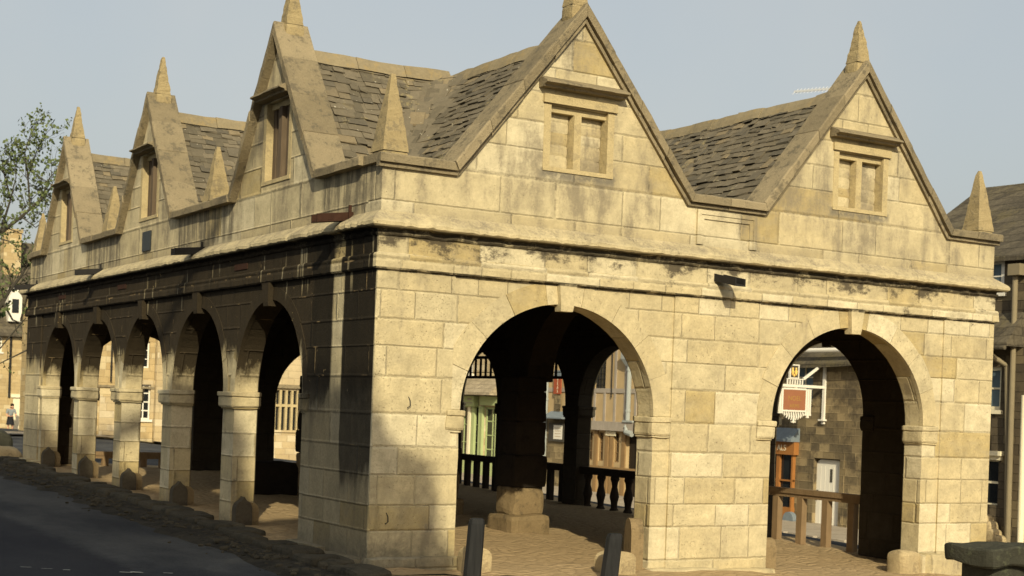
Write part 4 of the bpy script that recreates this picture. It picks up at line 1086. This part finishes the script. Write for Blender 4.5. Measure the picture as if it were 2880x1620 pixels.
# --- far left house
PF = PY(75.0)
fh = empty('far_house', (11, 78, -.8), 'far honey coloured house with white gabled dormer at the left edge', 'house')
house(fh, PF, 2, 20, -2.5, 5.1, 8, 10.4, [(11.7,12.35,3.7,4.6), (13.06,13.62,-.75,1.1), (10.5,12.2,2.2,3.1)], M['warmhouse'], M['farroof'], .35)
window(fh, PF, 11.7, 12.35, 3.7, 4.6, M['white'], M['glass'], 2, 3, .08, .08, .04, M['white'])
window(fh, PF, 10.5, 12.2, 2.2, 3.1, M['white'], M['glass'], 4, 2, .08, .08, .04, M['white'])
mb = MB(); mb.box(13.06, 13.62, -.75, 1.1, -.1, -.05, P=PF); mb.box(12.94, 13.74, 1.1, 1.28, .0, .06, P=PF); mb.build('door', M['cream'], fh)
mb = MB(); mb.box(12.62, 13.36, 5.5, 6.9, -.9, .1, P=PF); prism2d(mb, [(12.62,6.9),(13.36,6.9),(12.99,7.6)], PF, -2.2, .1); dm = mb.build('dormer', M['white'], fh)
mb = MB(); mb.box(12.80, 13.18, 6.0, 6.8, .1, .12, P=PF); mb.build('pane', M['glass'], dm)
mb = MB(); mb.box(12.75, 13.75, 7.9, 10.9, -3.4, -2.4, P=PF); mb.box(12.68, 13.82, 10.9, 11.1, -3.47, -2.33, P=PF); mb.build('chimney', M['warmhouse'], fh)
pipe(fh, PF, 12.82, 1.1, 5.0, M['iron'], .06, 0, False)
mb = MB(); mb.lathe((13.75, 73.6, -.78), [(.22,0),(.22,1.15),(.25,1.16),(.25,1.25),(.2,1.33),(.05,1.38)], 16); o = mb.build('pillar_box', M['red']); tag(o, 'red pillar box near the far house door', 'post box')
# ------------------------------------------------------------------ person by the far door
def skin_obj(name, verts, edges, rads, mat, parent=None, sub=2):
    me = bpy.data.meshes.new(name); me.from_pydata(verts, edges, []); o = bpy.data.objects.new(name, me); COL.objects.link(o)
    md = o.modifiers.new('skin', 'SKIN'); o.modifiers.new('sub', 'SUBSURF').levels = sub; o.modifiers['sub'].render_levels = sub
    for i, r in enumerate(rads): me.skin_vertices[0].data[i].radius = (r, r)
    me.skin_vertices[0].data[0].use_root = True
    bpy.context.view_layer.update()
    m2 = bpy.data.meshes.new_from_object(o.evaluated_get(bpy.context.evaluated_depsgraph_get()))
    COL.objects.unlink(o); bpy.data.objects.remove(o)
    m2.materials.clear(); m2.materials.append(mat)
    for p in m2.polygons: p.use_smooth = True
    o = bpy.data.objects.new(name, m2); COL.objects.link(o); o.parent = parent; return o
pv = [(0,0,.92),(0,0,1.1),(.02,-.03,1.32),(.05,-.06,1.45),(.06,-.1,1.54),(.06,-.11,1.66),(-.18,-.04,1.38),(-.24,-.12,1.12),(-.2,-.3,.98),(.2,-.06,1.38),(.27,-.14,1.12),(.2,-.32,1.0),(-.1,0,.86),(-.11,-.03,.48),(-.11,.02,.08),(-.11,-.12,.03),(.1,0,.86),(.12,-.08,.48),(.13,.0,.08),(.13,-.14,.03)]
pe = [(0,1),(1,2),(2,3),(3,4),(4,5),(2,6),(6,7),(7,8),(2,9),(9,10),(10,11),(0,12),(12,13),(13,14),(14,15),(0,16),(16,17),(17,18),(18,19)]
pr_ = [.14,.13,.15,.06,.085,.09,.065,.045,.035,.065,.045,.035,.09,.055,.04,.035,.09,.055,.04,.035]
person = empty('person', (12.72, 73.9, gz(12.7,73.9)+.02), 'person in grey top and dark skirt by the pale door of the far house', 'person')
skin_obj('body', pv, pe, pr_, M['skin'], person)
mb = MB(); mb.lathe((0,0,.52), [(.24,0),(.2,.2),(.17,.42),(.16,.48)], 14); o = mb.build('skirt', M['skirt']); o.parent = person
skin_obj('jacket', [(0,0,.98),(0,0,1.15),(.02,-.03,1.33),(-.18,-.04,1.38),(-.24,-.12,1.12),(.2,-.06,1.38),(.27,-.14,1.12)], [(0,1),(1,2),(2,3),(3,4),(2,5),(5,6)], [.16,.155,.17,.085,.062,.085,.062], M['cloth'], person)
mb = MB(); mb.stone((.06,-.085,1.65), (.2,.21,.2), 5, 2.5, .0); o = mb.build('hair', M['hair'], smooth=True); o.parent = person
# ------------------------------------------------------------------ TV aerial above the inn roof
ae = empty('tv_aerial', (21.6, 16, 6), 'pale television aerial sticking up behind the right hand gable', 'aerial')
A0 = Vector((20.15, 16.75, 10.33)); A1 = Vector((20.15, 15.0, 10.14)); mb = MB()
mb.bar(A0, A1, .05)
mb.build('boom', M['alu'], ae)
for k in range(13):
    mb = MB(); c = A0.lerp(A1, .02+.96*k/12); mb.bar(c+Vector((-.1,0,-.085)), c+Vector((.1,0,.085)), .009)
    mb.build('element', M['alu'], ae)
mb = MB(); mb.bar((20.15, 15.28, 10.15), (20.4, 15.28, 9.6), .04); mb.bar((20.4,15.28,9.6), (22.6,15.28,6.), .05); mb.build('mast', M['alu'], ae)
# ------------------------------------------------------------------ trees
def tree(name, base, H, seed, label, leafmat, spread=.5, levels=4, leafsize=.09, leaves=6, trunk_r=.16, lean=(0,0), first=.3, nl=None):
    r = random.Random(seed); root = empty(name, base, label, 'tree'); tb = MB(); lf = MB(); b0 = Vector(base)
    def leaf(p, s):
        a = Vector((r.gauss(0,1), r.gauss(0,1), r.gauss(0,1))).normalized(); b = a.cross(Vector((r.gauss(0,1), r.gauss(0,1), .3))).normalized(); s = s*r.uniform(.6, 1.3)
        lf.quad(p-b*s*.35, p+a*s*.5-b*s*.1, p+b*s*.35, p-a*s*.5, r.random())
    def grow(p, d, ln, rad, lev):
        n = 5; pts = [p]; rs = [rad]; q = p; dd = d.copy()
        for k in range(n):
            dd = (dd + Vector((r.gauss(0,.16), r.gauss(0,.16), r.gauss(.04,.12)))).normalized(); q = q + dd*(ln/n); pts.append(q); rs.append(rad*(1-.55*(k+1)/n))
        tb.tube(pts, rs, 7 if lev < 2 else 4, cap=False)
        if lev >= levels:
            for k in range(leaves):
                leaf(pts[r.randint(1, n)] + Vector((r.gauss(0,.09), r.gauss(0,.09), r.gauss(0,.09))), leafsize)
            return
        m = r.randint(3, 4) if lev else (nl or 5)
        for k in range(m):
            i = r.randint(2 if lev else 2, n); a = Vector((r.gauss(0,1), r.gauss(0,1), r.gauss(0,.6))); a = (a - dd*a.dot(dd)).normalized()
            nd = (dd*(1-spread) + a*spread*r.uniform(.7, 1.2)).normalized()
            grow(pts[i], nd, ln*r.uniform(.55, .8), rs[i]*.68, lev+1)
        grow(pts[-1], dd, ln*.7, rs[-1]*.9, lev+1)
    grow(b0, Vector((lean[0], lean[1], 1)).normalized(), H*first, trunk_r, 0)
    tb.build('trunk', M['bark'], root); lf.build('crown', leafmat, root); return root
def spring_tree():
    r = random.Random(4); root = empty('spring_tree', (.1, 26.5, .1), 'slender tree coming into thin spring leaf at the left edge past the hall', 'tree'); tb = MB(); lf = MB()
    tb.tube([(.1,26.5,-.1),(.15,26.5,1.2),(.05,26.55,2.6),(.0,26.5,4.2),(-.2,26.6,5.8),(-.3,26.6,7.4)], [.17,.15,.13,.10,.07,.03], 9)
    def leaf(p, s):
        a = Vector((r.gauss(0,1), r.gauss(0,1), r.gauss(0,1))).normalized(); b = a.cross(Vector((r.gauss(0,1), r.gauss(0,1), .3))).normalized(); s *= r.uniform(.6, 1.3)
        lf.quad(p-b*s*.35, p+a*s*.5-b*s*.1, p+b*s*.35, p-a*s*.5, r.random())
    def twig(p, d, ln, rad, lev):
        q = Vector(p); d = Vector(d).normalized(); pts = [q]; n = 4
        for k in range(n):
            d = (d + Vector((r.gauss(0,.22), r.gauss(0,.22), r.gauss(.08,.16)))).normalized(); q = q + d*ln/n; pts.append(q)
        tb.tube(pts, [rad*(1-.16*k) for k in range(n+1)], 4, False)
        if lev == 0:
            for k in range(r.randint(4, 9)): leaf(pts[r.randint(1, n)] + Vector((r.gauss(0,.05), r.gauss(0,.05), r.gauss(0,.05))), .10)
            return
        for k in range(r.randint(3, 4)):
            i = r.randint(1, n); sd = Vector((r.gauss(0,1), r.gauss(0,1), r.gauss(.2,.7))).normalized()
            twig(pts[i], d*.6 + sd*.7, ln*r.uniform(.5, .8), rad*.6, lev-1)
    limbs = [([(.1,26.5,2.0),(.9,26.24,2.78),(1.8,25.69,3.71),(1.99,25.58,4.12),(2.23,25.43,4.51),(2.38,25.34,4.84)], .075, 2),
      ([(1.86,25.65,3.82),(2.08,25.52,3.38),(2.27,25.41,3.31),(2.37,25.35,3.44)], .032, 0), ([(2.27,25.41,3.31),(1.83,25.67,2.64),(1.38,25.94,2.08)], .024, 0), ([(2.41,25.32,2.62),(1.84,25.67,2.26),(.9,26.1,1.8)], .022, 0),
      ([(.0,26.5,3.9),(.61,26.41,4.58),(1.74,25.73,5.57),(2.19,25.46,6.01),(2.6,25.21,6.48),(2.86,25.05,6.85)], .065, 2),
      ([(2.38,25.35,6.2),(2.3,25.39,7.01),(2.21,25.44,7.64),(2.34,25.37,8.19)], .03, 1), ([(2.3,25.39,7.01),(2.48,25.28,7.74),(2.65,25.18,8.06)], .02, 1), ([(2.6,25.21,6.48),(2.78,25.1,7.03),(2.96,24.99,7.31)], .02, 1),
      ([(1.74,25.73,5.57),(1.94,25.61,6.45),(1.76,25.71,7.16),(1.71,25.75,7.52)], .035, 2), ([(2.19,25.46,6.01),(2.51,25.27,5.75),(2.88,25.04,6.13)], .022, 1), ([(1.94,25.61,6.45),(2.04,25.55,7.0),(1.98,25.58,7.63)], .02, 1),
      ([(.0,26.5,3.0),(-.7,26.9,3.9),(-1.5,27.2,5.0),(-2.1,27.5,6.2)], .07, 2), ([(-.2,26.6,5.),(.4,27.2,6.1),(.7,27.6,7.2),(.9,27.9,8.0)], .055, 2), ([(-.2,26.6,5.4),(-.8,25.9,6.5),(-1.2,25.4,7.6)], .05, 2), ([(.0,26.5,4.4),(.6,25.9,5.2),(1.2,25.4,5.5),(1.9,25.0,5.3)], .05, 2)]
    for pts, rad, lev in limbs:
        n = len(pts); tb.tube(pts, [rad*(1-.65*k/(n-1)) for k in range(n)], 6, False)
        for i in range(1, n):
            p, q = Vector(pts[i-1]), Vector(pts[i])
            for k in range(5 if lev == 2 else (4 if lev else 2)):
                f = r.random(); sd = Vector((r.gauss(0,1), r.gauss(0,1), r.gauss(.35,.8))).normalized()
                twig(p.lerp(q, f), (q-p).normalized()*.5 + sd, r.uniform(.35, .7), rad*.22+.003, 1 if lev else 0)
    tb.build('trunk', M['bark'], root); lf.build('crown', M['leaf'], root)
spring_tree()
tree('leafy_tree', (4.4, 48, -.2), 8., 11, 'thicker olive tree further off behind the slender one at the left edge', M['leaf2'], .55, 4, .30, 14, .2, (.1,0), .30)
# big tree whose shade falls on the near flank and the carriageway
tr = empty('shade_tree', (-17.5, -16.5, 0), 'large dense tree beside the carriageway, casting the shade on the road', 'tree')
hx, hy, tanE = -.425, -.905, .525
px_, py_ = .905, -.425
outl = [(.86,-9), (.80,.25), (.52,1.12), (.15,1.3), (-.2,1.95), (-.5,2.35), (-.8,2.75), (-1.1,2.6), (-1.33,1.95), (-1.62,3.3), (-2.3,4.75), (-2.75,4.8), (-3.2,4.25), (-4.0,4.9), (-4.5,5.5), (-5.2,6.9), (-6.2,7.9), (-8.5,9), (-9.5,5), (-9.5,-9)]
def inside(s, z):
    c = False; n = len(outl)
    for i in range(n):
        (x1, y1), (x2, y2) = outl[i], outl[(i+1) % n]
        if (y1 > z) != (y2 > z) and s < (x2-x1)*(z-y1)/(y2-y1)+x1: c = not c
    return c
D0 = 19.0; lf = MB(); r3 = random.Random(21); cnt = 0
while cnt < 42000:
    s = r3.uniform(-9.5, .9); z0 = r3.uniform(-6.8, 9)
    if not inside(s, z0): continue
    dd = D0 + r3.uniform(-.9, .9)
    p = Vector((hx*dd + px_*s, hy*dd + py_*s, z0 + dd*tanE)); sz = r3.uniform(.2, .36)
    a = Vector((r3.gauss(0,1), r3.gauss(0,1), r3.gauss(0,1))).normalized(); b = a.cross(Vector((r3.gauss(0,1), r3.gauss(0,1), .2))).normalized()
    lf.quad(p-b*sz*.4, p+a*sz*.5, p+b*sz*.4, p-a*sz*.5, r3.random()); cnt += 1
lf.build('crown', M['leaf2'], tr)
mb = MB(); tx, ty = hx*D0+px_*-4.5, hy*D0+py_*-4.5
mb.tube([(tx,ty,-.5),(tx+.1,ty,3),(tx,ty+.1,7),(tx-.1,ty,12),(tx,ty,17)], [.55,.45,.38,.25,.08], 12)
for k in range(7):
    z = 5+k*1.6; s = r3.uniform(-3.5, 3.5); mb.tube([(tx,ty,z),(tx+px_*s*.5,ty+py_*s*.5,z+1.1),(tx+px_*s,ty+py_*s,z+1.8)], [.18,.12,.04], 6)
mb.build('trunk', M['bark'], tr)

# ------------------------------------------------------------------ light, sky, camera
sun_dir = Vector((.47, 1.0, -.58)).normalized()
sd = bpy.data.lights.new('sun', 'SUN'); sd.energy = 3.7; sd.angle = R(.53); sd.color = (1.0, .885, .62)
so = bpy.data.objects.new('sun', sd); COL.objects.link(so); so.rotation_mode = 'QUATERNION'; so.rotation_quaternion = sun_dir.to_track_quat('-Z', 'Y'); so.location = (-10, -20, 30)
w = bpy.data.worlds.new('World'); S.world = w; w.use_nodes = True; nt = w.node_tree
bg = nt.nodes['Background']; sk = nt.nodes.new('ShaderNodeTexSky'); sk.sky_type = 'NISHITA'; sk.sun_disc = False
sk.sun_elevation = R(27.7); sk.sun_rotation = math.atan2(-.47, -1.0) % (2*math.pi); sk.altitude = 100; sk.air_density = 1.0; sk.dust_density = 7.0; sk.ozone_density = 1.0
hz = nt.nodes.new('ShaderNodeMix'); hz.data_type = 'RGBA'; hz.inputs[0].default_value = .68; hz.inputs[7].default_value = (2.72, 2.80, 2.62, 1)
nt.links.new(sk.outputs[0], hz.inputs[6])
tc = nt.nodes.new('ShaderNodeTexCoord'); cn = nt.nodes.new('ShaderNodeTexNoise'); cn.inputs['Scale'].default_value = 3.5; cn.inputs['Detail'].default_value = 5
cm = nt.nodes.new('ShaderNodeMapRange'); cm.inputs[1].default_value = .45; cm.inputs[2].default_value = .75; cm.inputs[3].default_value = 0; cm.inputs[4].default_value = .35
h2 = nt.nodes.new('ShaderNodeMix'); h2.data_type = 'RGBA'; h2.inputs[7].default_value = (3.2, 3.2, 2.98, 1)
nt.links.new(tc.outputs['Generated'], cn.inputs['Vector']); nt.links.new(cn.outputs['Fac'], cm.inputs[0]); nt.links.new(cm.outputs[0], h2.inputs[0])
nt.links.new(hz.outputs[2], h2.inputs[6]); nt.links.new(h2.outputs[2], bg.inputs[0]); bg.inputs[1].default_value = .15
cam = bpy.data.cameras.new('camera'); co = bpy.data.objects.new('camera', cam); COL.objects.link(co)
Fv = Vector((.51696285, .85600783, 0)); Rv = Vector((.85600783, -.51696285, 0)); Up = Vector((0,0,1)); ro = R(2.141)
X = Rv*math.cos(ro) + Up*math.sin(ro); Y = Up*math.cos(ro) - Rv*math.sin(ro); Z = -Fv
co.matrix_world = Matrix(((X.x,Y.x,Z.x,-6.36519),(X.y,Y.y,Z.y,-13.18349),(X.z,Y.z,Z.z,1.65),(0,0,0,1)))
cam.sensor_width = 36; cam.lens = 51.82; cam.shift_y = 333.54/2880; cam.clip_end = 3000; cam.clip_start = .1
cam.dof.use_dof = True; cam.dof.focus_distance = 15.2; cam.dof.aperture_fstop = 4.0
S.camera = co
S.view_settings.view_transform = 'Standard'; S.view_settings.look = 'None'; S.view_settings.exposure = 0.42; S.view_settings.gamma = 1.0
